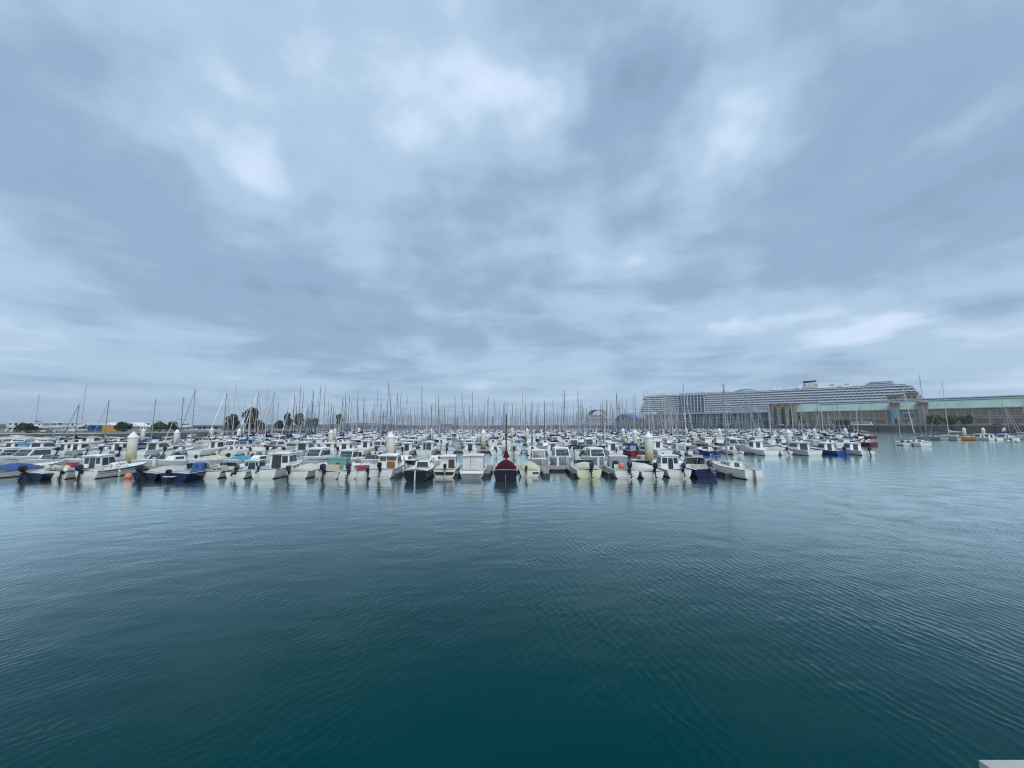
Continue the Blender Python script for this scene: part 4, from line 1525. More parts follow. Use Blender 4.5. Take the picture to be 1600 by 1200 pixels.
HULLCOLS = [(WHITE, "white")] * 13 + [((0.72, 0.72, 0.66), "off-white")] * 3 + [(NAVY, "navy"), ((0.012, 0.05, 0.28), "blue"), ((0.30, 0.03, 0.03), "red"), ((0.33, 0.35, 0.37), "grey"), ((0.03, 0.10, 0.10), "dark green")]
TARPCOLS = [((0.68, 0.68, 0.64), "ivory"), ((0.30, 0.32, 0.36), "grey"), ((0.03, 0.06, 0.22), "navy"), ((0.10, 0.30, 0.48), "light blue"), ((0.62, 0.60, 0.48), "cream"), ((0.60, 0.60, 0.64), "pale grey")]
COVNAMES = ["blue", "navy", "pale", "teal-blue", "burgundy", "grey", "dark green"]


def ordinal(n):
    return f"{n}{'th' if 10 <= n % 100 <= 20 else {1: 'st', 2: 'nd', 3: 'rd'}.get(n % 10, 'th')}"


class Slot:
    pass


SLOTS = []


def slot(row, far, x, key, **kw):
    s = Slot()
    s.row, s.far, s.x, s.key = row, far, x, key
    s.hull, s.cover, s.H, s.mast, s.yo, s.label, s.lean = None, None, None, None, 0.0, None, 0.0
    s.forced = bool(kw)
    for k, v in kw.items():
        setattr(s, k, v)
    s.t = TEMPL[key]
    s.sail = s.t.cat == "sailboat"
    s.y = PY[row] + (1.3 if far else -1.3)
    SLOTS.append(s)
    return s


def sx(px, row, far):
    return xat(px, PY[row] + (6 if far else -6), 0.5)


BLUEH = ((0.010, 0.040, 0.30), "bright blue")
REDH = ((0.26, 0.02, 0.022), "dark red")
# the far side of the near pontoon, bows towards the camera
for px, key, kw in ((18, "cruiser", {}), (58, "cruiser", {}), (98, "open", {}), (168, "covered", dict(cover=((0.60, 0.58, 0.66), "lilac-grey"))), (262, "open", {}), (298, "cuddy", {}),
                    (345, "covered", dict(cover=((0.66, 0.62, 0.50), "cream"))), (384, "covered", dict(cover=((0.10, 0.32, 0.50), "light blue"))), (420, "cuddy", {}), (452, "hooded", dict(cover=((0.62, 0.63, 0.62), "white"))),
                    (502, "cruiser", {}), (552, "pilot", {}), (588, "open", {}), (640, "cuddy", dict(hull=((0.02, 0.022, 0.03), "black"))), (683, "cuddy", {}), (840, "pilot", {}), (876, "cruiser", {}),
                    (930, "cruiser", {}), (1000, "cuddy", dict(hull=((0.02, 0.05, 0.07), "dark teal"))), (1042, "covered", {}), (1080, "open", {})):
    slot(0, True, sx(px, 0, True), key, **dict(kw, fixed=1))
# sterns of the second row
for px, key, kw in ((62, "cruiser", {}), (112, "pilot", {}), (150, "open", {}), (178, "pilot", {}), (205, "hooded", dict(cover=((0.03, 0.04, 0.14), "navy"))), (240, "cruiser", {}), (268, "open", {}),
                    (322, "fisher", {}), (350, "cuddy", {}), (372, "sail_d", {}), (398, "covered", {}), (425, "open", {}), (450, "covered", dict(cover=((0.35, 0.36, 0.38), "grey"))), (474, "cruiser", {}),
                    (512, "pilot", {}), (536, "pilot", {}), (566, "fisher", {}), (592, "covered", dict(cover=((0.45, 0.47, 0.50), "pale grey"))), (634, "pilot", {}), (668, "cruiser", {}), (700, "covered", dict(cover=((0.5, 0.53, 0.58), "blue-grey"))),
                    (736, "pilot", {}), (776, "cuddy", {}), (803, "hooded", dict(cover=((0.66, 0.68, 0.74), "whitish"))), (832, "sail_d", {}), (864, "pilot", {}), (895, "open", {}), (925, "covered", {}), (958, "pilot", {}),
                    (990, "hooded", dict(hull=REDH)), (1030, "fisher", {}), (1066, "hooded", dict(cover=((0.52, 0.54, 0.54), "pale grey"))), (1112, "open", dict(hull=BLUEH)), (1150, "cuddy", {}), (1190, "fisher", {}), (1222, "covered", {}),
                    (1254, "cruiser", {}), (1302, "pilot", dict(hull=((0.012, 0.085, 0.36), "azure blue"))), (1340, "pilot", {})):
    slot(1, False, sx(px, 1, False), key, **dict(kw, fixed=1))
# masts that stand out
G = (0.26, 0.27, 0.29)
for px, row, far, key, top, mc, ci in ((160, 1, True, "sail_a", 9.9, G, 2), (237, 1, True, "sail_a", 10.0, G, 0), (283, 1, True, "sail_b", 10.4, (0.22, 0.23, 0.25), 3), (300, 1, True, "sail_b", 12.0, (0.30, 0.31, 0.33), 5), (114, 1, True, "sail_d", 9.0, G, 1),
                                       (348, 2, False, "sail_c", 13.2, G, 2), (397, 2, False, "sail_c", 13.6, G, 1), (424, 2, True, "sail_c", 14.2, (0.5, 0.5, 0.5), 2), (453, 2, False, "sail_b", 12.3, (0.04, 0.05, 0.09), 0),
                                       (600, 3, False, "far_sail_c", 19.0, G, 1), (607, 3, True, "far_sail_c", 17.2, G, 0), (658, 3, False, "far_sail_c", 17.6, (0.28, 0.29, 0.3), 2), (740, 3, False, "far_sail_c", 15.5, G, 1), (823, 3, True, "far_sail_c", 15.8, (0.3, 0.3, 0.3), 0),
                                       (1074, 1, True, "sail_c", 13.4, (0.62, 0.63, 0.62), 2), (1210, 1, True, "sail_b", 10.4, (0.66, 0.66, 0.64), 0), (1240, 2, False, "sail_b", 11.2, (0.60, 0.60, 0.58), 5), (1256, 2, True, "sail_b", 11.0, (0.5, 0.5, 0.48), 1),
                                       (1287, 2, False, "sail_b", 9.9, (0.6, 0.6, 0.58), 1), (1341, 2, False, "sail_a", 8.6, (0.55, 0.55, 0.53), 4), (883, 2, False, "sail_c", 13.5, (0.3, 0.3, 0.32), 0), (965, 2, True, "sail_c", 13.8, (0.13, 0.14, 0.16), 1)):
    L_ = TEMPL[key].L
    X = xat(px, PY[row] + (1.3 + L_ * 0.44 if far else -1.3 - L_ * 0.44), 2.0)
    slot(row, far, X, key, top=top, mast=mc, cover=(SAILCOL[ci], COVNAMES[ci]), fixed=1, **({"hull": ((0.16, 0.02, 0.03), "dark red")} if px == 1341 else {}))


def fill(row, far, keys, weights, pitch, jitter, occ):
    taken = sorted(s.x for s in SLOTS if s.row == row and s.far == far)
    x = XR[row] - 1.5
    while x > XL[row] + 1.5:
        xx = x + rng.uniform(-jitter, jitter)
        px = 800 + FPX * xx / (PY[row] + (5 if far else -5))
        if rng.random() < occ and -40 < px < 1640 and all(abs(xx - q) > pitch * 0.86 for q in taken):
            w_ = list(weights)
            if px < 345 or (px > 1060 and rng.random() < 0.62):      # few masts at the two ends
                w_ = [0.0 if "sail" in k_ else q for k_, q in zip(keys, w_)]
            s = slot(row, far, xx, rng.choices(keys, w_)[0])
            s.yo = rng.uniform(-0.3, 0.3)
        x -= pitch


MK = ["pilot", "fisher", "cruiser", "open", "covered", "hooded", "cuddy"]
fill(0, True, MK, [2, 1, 2, 2, 2, 2, 2], 2.9, 0.2, 0.12)
fill(1, False, MK + ["sail_d"], [3, 1, 2, 2, 2, 2, 2, 1], 2.85, 0.15, 0.9)
fill(1, True, MK + ["sail_a", "sail_d"], [3, 2, 2, 2, 2, 2, 1, 2, 1], 2.95, 0.15, 0.88)
FM = ["far_motor_p", "far_motor_t", "far_motor_h"]
fill(2, False, FM + ["sail_a", "sail_b", "far_sail_a"], [3, 2, 2, 2, 2, 2], 3.1, 0.15, 0.88)
fill(2, True, FM + ["far_sail_a", "far_sail_b", "sail_b"], [2, 1, 2, 3, 2, 1], 3.2, 0.15, 0.88)
for r_ in range(3, len(PY)):
    for fr in (False, True):
        fill(r_, fr, FM + ["far_sail_a", "far_sail_b", "far_sail_c"], [2, 1, 1, 4, 4, 2], 3.45, 0.2, 0.9)

# nothing of the marina stands on the left-hand quay
SLOTS = [s for s in SLOTS if not (s.row >= 3 and s.x < -106) and not (s.row == 2 and s.far and s.x < -120 and False)]
SLOTS.sort(key=lambda s: (s.row, s.far))
n_kind = {True: 3, False: 26}
indiv, rest = [], []
for s in SLOTS:
    if n_kind[s.sail] < 298:
        n_kind[s.sail] += 1
        indiv.append(s)
    else:
        rest.append(s)

ROWPOS = {}
for s in indiv:
    ROWPOS.setdefault((s.row, s.far), []).append(s)
for (row, far), lst in ROWPOS.items():
    lst.sort(key=lambda s: -s.x)
    for n, s in enumerate(lst, 1):
        t, L = s.t, s.t.L
        k = 1.0 if s.forced else rng.uniform(0.84, 1.14)
        hc = s.hull or (HULLCOLS[0] if s.forced else rng.choice(HULLCOLS))
        cols = {"hull": hc[0]}
        dk = rng.uniform(0.93, 1.0)
        cols["deck"] = (WHITE[0] * dk, WHITE[1] * dk, WHITE[2] * dk * rng.uniform(0.94, 1.0))
        desc = ""
        if s.sail:
            ci = rng.choices(range(7), [4, 4, 4, 2, 1, 3, 1])[0]
            cv = s.cover or (SAILCOL[ci], COVNAMES[ci])
            cols["sail_cover"] = cv[0]
            mc = s.mast or rng.choice([G, G, (0.20, 0.21, 0.23), (0.36, 0.36, 0.37), (0.55, 0.55, 0.53), (0.14, 0.14, 0.16)])
            cols["mast"] = cols["boom"] = cols["spreader"] = mc
            cols["furled_jib"] = rng.choice([(0.7, 0.7, 0.68), (0.7, 0.7, 0.68), (0.05, 0.09, 0.28), (0.5, 0.5, 0.5)])
            desc = f"{hc[1]} sailboat with {cv[1]} sail cover"
        else:
            tcv = s.cover or rng.choice(TARPCOLS)
            if s.key == "covered" or s.key == "far_motor_t":
                cols["tarpaulin"] = tcv[0]
                desc = f"{hc[1]} motorboat under {tcv[1]} cover"
            elif s.key == "hooded":
                cols["canopy"] = cols["roof"] = tcv[0]
                desc = f"{hc[1]} motorboat with {tcv[1]} hood"
            else:
                desc = {"pilot": "pilothouse motorboat", "fisher": "wheelhouse fishing boat", "cruiser": "hardtop cruiser", "open": "open boat with windscreen", "cuddy": "cuddy boat",
                        "far_motor_p": "pilothouse motorboat", "far_motor_h": "cabin cruiser"}[s.key]
                desc = f"{hc[1]} {desc}"
            cols["outboard_motor"] = rng.choice([BLACK, BLACK, (0.04, 0.045, 0.06), (0.03, 0.04, 0.10), (0.35, 0.36, 0.37)])
        rz = (PI if far else 0.0) + R(rng.gauss(0, 2.6))
        y = s.y + (L * k if far else -L * k) + s.yo
        c = t.copy((s.x, y, rng.uniform(-0.03, 0.03)), rz, k, cols)
        if s.sail:
            H0 = t.h.z(0.45) + 0.42
            want = getattr(s, "top", None)
            full = None
            kz = 1.0
            if want:
                # stretch the rig to the height this mast has
                for p, subs in c.kids:
                    if p.name.split(".")[0] in ("mast", "shrouds", "furled_jib", "forestay", "backstay"):
                        bb = max(v_[2] for v_ in p.bound_box)
                        top0 = bb - (0.55 if p.name.startswith("mast") else 0.0)
                        base0 = H0
                        f_ = (want - base0) / ((TEMPL[s.key].rig_top if hasattr(TEMPL[s.key], "rig_top") else top0) - base0)
                        p.scale = (1, 1, f_)
                        p.location = (0, 0, base0 - base0 * f_)
            elif not s.forced:
                f_ = rng.uniform(0.88, 1.12)
                for p, subs in c.kids:
                    if p.name.split(".")[0] in ("mast", "shrouds", "furled_jib", "forestay", "backstay"):
                        p.scale = (1, 1, f_)
                        p.location = (0, 0, H0 - H0 * f_)
            c.root.rotation_euler = (R(rng.uniform(-0.6, 0.6)), R(rng.uniform(-0.9, 0.9)), rz)
        side = "far side" if far else "near side"
        if row < 3:
            lab = f"{desc}, {ordinal(n)} from the right, {side} of {ORD[row]} pontoon"
            grp = f"boats on the {side} of the {ORD[row]} pontoon"
        else:
            lab = f"{'distant sailboat' if s.sail else 'distant motorboat'} packed into the {ORD[row]} row among many masts"
            grp = f"{'sailboats' if s.sail else 'motorboats'} of the {ORD[row]} row"
        tag(c.root, lab, s.t.cat, grp)

# ------------------------------------------------------------------ the mass of boats beyond (past the first 300 of each kind)
for nm, c_ in (("far_white", (0.74, 0.75, 0.75)), ("far_grey", (0.42, 0.44, 0.46)), ("far_navy", (0.02, 0.03, 0.10)), ("far_blue", (0.03, 0.09, 0.30)), ("far_red", (0.28, 0.04, 0.04)), ("far_mast", (0.21, 0.22, 0.24)), ("far_mast_pale", (0.36, 0.37, 0.38))):
    mottled(nm, c_, 0.5, 0.5, 0.15)
FMATS = ["far_white", "far_grey", "far_navy", "far_blue", "far_red", "far_mast", "far_mast_pale", "window_dark", "rubber"]


def far_boat(mb, s):
    L = s.t.L * rng.uniform(0.9, 1.1)
    B = L * 0.34
    h = Hull(L, B, 0.85, 1.25, "s" if s.sail else "v")
    one = MB()
    hullm = rng.choices([0, 1, 2, 3, 4], [14, 2, 1.2, 0.8, 0.8])[0]
    secs = []
    for t_ in (0, 0.35, 0.68, 0.9, 1.0):
        b, z, y = h.b(t_), h.z(t_), L * t_
        secs.append([(b, y, z), (b * 0.9, y * 0.98, -0.1), (-b * 0.9, y * 0.98, -0.1), (-b, y, z)])
    one.loft([q[::-1] for q in secs], hullm)
    one.add(secs[0], [(0, 1, 2, 3)], hullm)
    one.loft([[(-h.b(t_), L * t_, h.z(t_) - 0.02), (0, L * t_, h.z(t_) + 0.06), (h.b(t_), L * t_, h.z(t_) - 0.02)][::-1] for t_ in (0, 0.35, 0.68, 0.9, 1.0)], 0)
    if s.sail:
        z = 1.0
        b, tp, F = frustum(L * 0.34, L * 0.70, B * 0.3, B * 0.17, z - 0.1, z + 0.42, 0.06, L * 0.08, 0.1)
        one.hexa(b, tp, 0)
        for fc in ("stb", "port"):
            one.pane(F[fc], 0.15, 0.8, 0.35, 0.75, mat=7)
        H = (L * 1.22 + rng.uniform(-1.5, 2.2))
        ym = L * 0.56
        mm = rng.choice([5, 5, 6])
        lx = rng.uniform(-0.012, 0.012) * H
        one.tube([(0, ym, z), (lx, ym, z + H)], 0.11, 4, mm, 0.075)
        for f_ in (0.38, 0.68):
            one.box(-B * 0.36 + lx * f_, B * 0.36 + lx * f_, ym - 0.03, ym + 0.03, z + H * f_, z + H * f_ + 0.04, mm)
        cm = rng.choices([0, 1, 2, 3, 4], [3, 2, 3, 3, 0.7])[0]
        one.tube([(0, ym, z + 1.35), (0, ym - L * 0.36, z + 1.25)], 0.22, 5, cm, 0.09)
        one.tube([(0, L * 0.97, 1.3), (lx, ym, z + H * 0.96)], 0.045, 3, rng.choice([0, 0, 2, 3]), 0.02)
        for s_ in (-1, 1):
            one.tube([(s_ * B * 0.45, ym, z), (s_ * B * 0.36, ym, z + H * 0.38), (lx, ym, z + H * 0.95)], 0.010, 3, 5)
        if rng.random() < 0.5:
            one.hexa([(-B * .3, L * .30, z), (B * .3, L * .30, z), (B * .27, L * .42, z), (-B * .27, L * .42, z)],
                     [(-B * .24, L * .31, z + .95), (B * .24, L * .31, z + .95), (B * .22, L * .36, z + .95), (-B * .22, L * .36, z + .95)], rng.choice([2, 3, 1, 0]))
    else:
        b, tp, F = frustum(L * 0.3, L * 0.68, B * 0.38, B * 0.30, 0.8, 2.2, 0.1, 0.5, 0.1)
        one.hexa(b, tp, 0)
        for fc in F:
            one.pane(F[fc], 0.08, 0.92, 0.45, 0.85, mat=7)
    rz = (PI if s.far else 0) + R(rng.uniform(-2, 2))
    y0 = s.y + (L if s.far else -L) + s.yo
    cz, sz = math.cos(rz), math.sin(rz)
    o = len(mb.v)
    mb.v.extend([(x * cz - y * sz + s.x, x * sz + y * cz + y0, z) for x, y, z in one.v])
    mb.f.extend([tuple(i + o for i in f) for f in one.f])
    mb.m.extend(one.m)


fb_ = MB()
for s in rest:
    far_boat(fb_, s)
fo = obj("far_moored_boats", fb_, FMATS)
fo["kind"] = "stuff"
fo["label"] = "dense mass of far moored boats and masts towards the harbour mouth"

for t_ in TEMPL.values():
    for p, subs in t_.kids:
        for q in subs:
            bpy.data.objects.remove(q)
        bpy.data.objects.remove(p)
    bpy.data.objects.remove(t_.root)
# fingers of the second and third pontoons
for i in (1, 2):
    x = XR[i] - 3.0
    while x > XL[i] + 3:
        for fr in (False, True):
            if -30 < 800 + FPX * x / PY[i] < 1630:
                finger(i, x, fr)
        x -= 5.8

# ------------------------------------------------------------------ trees and shrubs
def tree(name, label, x, y, z, H, rx, rz_, mat, seed, trunk=0.35, leaf=0.50, n=1500, group=None, cat="tree", clumps=16):
    rr = random.Random(seed)
    t = Thing(name)
    t.place((x, y, z))
    tr = MB()
    ctr = H - rz_
    lean = rr.uniform(-0.3, 0.3)
    tr.tube([(0, 0, -0.2), (lean * 0.3, 0, ctr * 0.5), (lean, 0, ctr)], max(0.12, H * 0.022), 6, 0, H * 0.010)
    cl = []
    for i in range(clumps):
        a, u = rr.uniform(0, 2 * PI), rr.uniform(-0.95, 0.95)
        q = math.sqrt(max(0, 1 - u * u)) * rr.uniform(0.35, 0.85)
        c = Vector((rx * q * math.cos(a) + lean, rx * q * math.sin(a), ctr + rz_ * u * 0.75))
        cl.append((c, rr.uniform(0.34, 0.56) * min(rx, rz_) + 0.2))
        if i % 3 == 0:
            s0 = Vector((lean * 0.6, 0, ctr * rr.uniform(0.5, 0.95)))
            tr.tube([s0, (s0 + c) / 2 + Vector((0, 0, 0.2)), c], H * 0.008, 4, 0, H * 0.003)
    t.part("trunk", tr, "bark")
    mb = MB()
    for i in range(int(n * 2.0)):
        c, r_ = rr.choice(cl)
        d = Vector((rr.gauss(0, 1), rr.gauss(0, 1), rr.gauss(0, 1))).normalized() * r_ * rr.uniform(0.45, 1.08) ** 0.6
        p = c + d
        if p.z < 0.1:
            p.z = 0.1 + rr.random() * 0.2
        nn = (d.normalized() + Vector((rr.uniform(-.6, .6), rr.uniform(-.6, .6), rr.uniform(-.2, .8)))).normalized()
        a_ = nn.cross(Vector((rr.random(), rr.random(), rr.random() + 0.1))).normalized()
        b_ = nn.cross(a_)
        s_ = leaf * rr.uniform(0.8, 1.6)
        mb.add([p - a_ * s_ * .6, p - b_ * s_ * .42, p + a_ * s_ * .6, p + b_ * s_ * .42], [(0, 1, 2, 3)])
    t.part("crown", mb, mat)
    tag(t.root, label, cat, group)
    return t


# ------------------------------------------------------------------ the left-hand boatyard quay
LZ = 2.4
edge = [(-420, 100), (-230, 112), (-156, 117), (-129, 121.5), (-121, 150), (-115, 175), (-112, 262)]
back = [(-135, 300), (-420, 330)]
ql = MB()
top = [(x, y, LZ) for x, y in edge + back]
ql.add(top, [tuple(range(len(top) - 1, -1, -1))][0:1], 0)
ql.f[-1] = tuple(range(len(top)))
yardland = struct(obj("ground", ql, "yard"), "grey boatyard ground behind the left-hand quay wall")
wl_ = MB()
for (x0, y0), (x1, y1) in zip(edge[:-1], edge[1:]):
    wl_.add([(x0, y0, LZ), (x1, y1, LZ), (x1 + 1.2, y1 - 1.6, -1), (x0 + 1.2, y0 - 1.6, -1)], [(0, 3, 2, 1)])
(x0, y0), (x1, y1) = edge[-1], back[0]
wl_.add([(x0, y0, LZ), (x1, y1, LZ), (x1 + 1, y1 + 2, -1), (x0 + 1, y0 + 1, -1)], [(0, 3, 2, 1)])
struct(obj("quay_wall", wl_, "quay_stone"), "dark sloping stone wall below the boatyard on the left")
cp = MB()
for (x0, y0), (x1, y1) in zip(edge[:-1], edge[1:]):
    d = Vector((x1 - x0, y1 - y0, 0)).normalized()
    n_ = Vector((-d.y, d.x, 0))
    p0, p1 = Vector((x0, y0, 0)) - n_ * 0.1, Vector((x1, y1, 0)) - n_ * 0.1
    q0, q1 = p0 + n_ * 0.6, p1 + n_ * 0.6
    cp.hexa([(p0.x, p0.y, LZ - 0.1), (p1.x, p1.y, LZ - 0.1), (q1.x, q1.y, LZ - 0.1), (q0.x, q0.y, LZ - 0.1)], [(p0.x, p0.y, LZ + 0.18), (p1.x, p1.y, LZ + 0.18), (q1.x, q1.y, LZ + 0.18), (q0.x, q0.y, LZ + 0.18)])
struct(obj("kerb", cp, "concrete"))
# railing along the quay
ra = Thing("railing")
for (x0, y0), (x1, y1) in zip(edge[1:-1], edge[2:]):
    ln = math.hypot(x1 - x0, y1 - y0)
    k = int(ln / 4)
    for hgt in (0.6, 1.1):
        ra.part("rail", MB().tube([(x0, y0 + 0.4, LZ + hgt), (x1, y1 + 0.4, LZ + hgt)], 0.03, 4), "steel")
    for i in range(k):
        f = i / k
        if i % 2 == 0:
            ra.part("post", MB().tube([(x0 + (x1 - x0) * f, y0 + (y1 - y0) * f + 0.4, LZ), (x0 + (x1 - x0) * f, y0 + (y1 - y0) * f + 0.4, LZ + 1.12)], 0.035, 4), "steel")
tag(ra.root, "thin metal railing along the boatyard quay on the left", "railing")

LG = "trees and bushes of the boatyard"
tree("bush", "big dark rounded bush on the quay at the far left", xat(41, 128), 128, LZ, 3.2, 3.2, 1.5, "leaf_dark", 1, leaf=0.3, n=1700, group=LG, cat="bush")
tree("bush", "dark bush right of the orange container", xat(190, 150), 150, LZ, 3.6, 2.8, 1.6, "leaf_dark", 2, leaf=0.3, n=1300, group=LG, cat="bush")
tree("bush", "green bush left of the low dark-roofed building", xat(248, 152), 152, LZ, 3.8, 2.8, 1.7, "leaf_mid", 3, leaf=0.3, n=1300, group=LG, cat="bush")
tree("bush", "darker bush touching the green bush on the left quay", xat(266, 160), 160, LZ, 3.8, 2.6, 1.8, "leaf_dark", 4, leaf=0.3, n=1100, group=LG, cat="bush")
tree("tree", "round dark tree right of the low building, left of taller tree", xat(360, 172), 172, LZ, 7.6, 2.3, 3.5, "leaf_dark", 5, n=1700, group=LG)
tree("tree", "tallest dark tree of the boatyard, broad crown", xat(391, 178), 178, LZ, 11.0, 3.1, 5.1, "leaf_dark", 6, n=2600, group=LG, clumps=24)
tree("bush", "low bush at the foot of the tallest tree", xat(404, 185), 185, LZ, 4.6, 3.0, 2.1, "leaf_dark", 7, n=1000, group=LG, cat="bush")
for k, (px, Y, H, r) in enumerate(((436, 225, 5.2, 2.4), (450, 232, 10.2, 2.7), (466, 236, 10.0, 2.5), (482, 240, 6.4, 2.6), (492, 244, 7.2, 2.2))):
    tree("tree", ["low leftmost tree of the clump behind the dark blue mast", "tall tree left of centre in the clump behind the masts", "tall tree right of centre in the clump behind the masts", "low tree in the gap of the clump behind the masts", "rightmost tree of the clump behind the masts"][k],
         xat(px, Y), Y, LZ, H, r, H * 0.40, "leaf_dark", 20 + k, n=1400, group=LG)
tree("tree", "lone round tree on the point beyond the clump", xat(530, 256), 256, LZ, 9.8, 2.5, 3.2, "leaf_dark", 31, n=1500, group=LG)


# ------------------------------------------------------------------ cars, vans, containers in the yard
def car_meshes(van=False):
    L, W, H = (4.9, 1.9, 2.1) if van else (4.2, 1.75, 1.45)
    prof = [(0, .35), (0, .95), (.15, 1.0 if not van else 1.15), (1.05, 1.05 if not van else 1.25)]
    body = MB()
    secs = []
    side = [(-L / 2, .32), (-L / 2, .8), (-L / 2 + .1, .92), (-L * .18, .98), (L * .42, .98), (L / 2 - .05, .85), (L / 2, .6), (L / 2, .32)] if not van else \
        [(-L / 2, .35), (-L / 2, 1.0), (-L / 2 + .1, 1.1), (-L * .30, 1.2), (L * .45, 1.2), (L / 2, 1.1), (L / 2, .6), (L / 2, .35)]
    for w in (-W / 2, W / 2):
        secs.append([(x, w, z) for x, z in side])
    body.loft(secs, 0, True, (True, True))
    cb = [(-L * .24, -W / 2 + .05, .97), (L * .44, -W / 2 + .05, .97), (L * .44, W / 2 - .05, .97), (-L * .24, W / 2 - .05, .97)]
    ct = [(-L * .06, -W / 2 + .2, H), (L * .30, -W / 2 + .2, H), (L * .30, W / 2 - .2, H), (-L * .06, W / 2 - .2, H)]
    if van:
        cb = [(-L * .34, -W / 2 + .03, 1.19), (L * .48, -W / 2 + .03, 1.19), (L * .48, W / 2 - .03, 1.19), (-L * .34, W / 2 - .03, 1.19)]
        ct = [(-L * .20, -W / 2 + .12, H), (L * .46, -W / 2 + .12, H), (L * .46, W / 2 - .12, H), (-L * .20, W / 2 - .12, H)]
    cabin = MB().hexa(cb, ct)
    F = [(cb[0], cb[1], ct[1], ct[0]), (cb[1], cb[2], ct[2], ct[1]), (cb[2], cb[3], ct[3], ct[2]), (cb[3], cb[0], ct[0], ct[3])]
    wins = [MB().pane(q, 0.08, 0.92, 0.15, 0.85, 0.012, 0.03).mesh("window", ["glass"]) for q in F]
    wheel = MB().lathe([(0.30, -0.1), (0.33, -0.06), (0.33, 0.06), (0.30, 0.1)], 10).mesh("wheel", ["rubber"], True)
    return body.mesh("body", ["gelcoat"]), cabin.mesh("cabin", ["gelcoat"]), wins, wheel, L, W


CARS = {False: car_meshes(False), True: car_meshes(True)}


def car(px, Y, color, label, van=False, ang=90, name=None, group="cars parked on the left-hand quay", loc=None):
    b, c, wins, wheel, L, W = CARS[van]
    t = Thing(name or ("parked_van" if van else "parked_car"))
    bo_ = t.part("body", b, None, color)
    cb_ = t.part("cabin", c, None, color)
    for w in wins:
        t.part("window", w, None, of=cb_)
    for sx_ in (-0.32, 0.32):
        for sy_ in (-1, 1):
            o = t.part("wheel", wheel, None)
            o.location = (L * sx_, sy_ * (W / 2 - 0.08), 0.33)
            o.rotation_euler = (PI / 2, 0, 0)
    t.place(loc or (xat(px, Y), Y, LZ + 0.005), R(ang))
    tag(t.root, label, "van" if van else "car", group)


car(67, 140, (0.16, 0.10, 0.13), "dark plum car parked right of the big dark bush", ang=10)
car(77, 141, (0.62, 0.66, 0.75), "silver-blue car parked beside the plum car", ang=80)
car(90, 146, (0.60, 0.60, 0.60), "grey car parked between silver-blue car and white van", ang=8)
car(121, 150, (0.78, 0.78, 0.76), "white van seen from behind, left of blue container", van=True, ang=95)
car(300, 168, (0.7, 0.7, 0.7), "white car parked before the low dark-roofed building, left one", ang=5)
car(326, 170, (0.72, 0.72, 0.7), "white car parked before the low dark-roofed building, right one", ang=3)


def container(px, Y, L, color, label):
    t = Thing("container")
    mb = MB()
    n = int(L / 0.3)
    sec = []
    for i in range(n + 1):
        x = -L / 2 + L * i / n
        d = 0.05 if i % 2 else 0.0
        sec.append([(x, -1.2 + d, 0.1), (x, -1.2 + d, 2.5), (x, 1.2 - d, 2.5), (x, 1.2 - d, 0.1)])
    mb.loft(sec, 0, True, (True, True))
    t.part("walls", mb, color)
    for sx_ in (-1, 1):
        for sy_ in (-1, 1):
            t.part("corner_post", MB().box(sx_ * L / 2 - 0.09, sx_ * L / 2 + 0.09, sy_ * 1.2 - 0.09, sy_ * 1.2 + 0.09, 0, 2.6), color)
    t.part("roof", MB().box(-L / 2 - .05, L / 2 + .05, -1.25, 1.25, 2.6, 2.68), color)
    t.place((xat(px, Y), Y, LZ + 0.01), R(4))
    tag(t.root, label, "container", "containers in the boatyard")


container(139, 155, 3.2, "container_blue", "small blue container left of the darker blue one")
container(151, 157, 3.6, "container_blue", "dark blue container beside the red one in the boatyard")
container(161.5, 158, 1.6, "container_red", "narrow red container between blue and orange ones")
container(174, 156, 5.4, "container_orange", "orange yellow container on the left-hand quay")


def tent(px, Y, w, label):
    t = Thing("marquee")
    t.part("canopy", MB().loft([[(-w, -2.5, 2.2), (0, -2.5, 3.9), (w, -2.5, 2.2)], [(-w, 2.5, 2.2), (0, 2.5, 3.9), (w, 2.5, 2.2)]]), "tent_white")
    for e in (-2.5, 2.5):
        t.part("gable", MB().add([(-w, e, 2.2), (w, e, 2.2), (0, e, 3.9)], [(0, 1, 2)]), "tent_white")
    for sx_ in (-1, 1):
        for sy_ in (-1, 1):
            t.part("pole", MB().tube([(sx_ * w * .97, sy_ * 2.45, 0), (sx_ * w * .97, sy_ * 2.45, 2.3)], 0.06, 5), "steel")
    t.place((xat(px, Y), Y, LZ))
    tag(t.root, label, "marquee", "white marquees")


tent(213, 168, 3.4, "white peaked marquee behind the left pile")
tent(176, 172, 2.6, "small white marquee above the orange container")

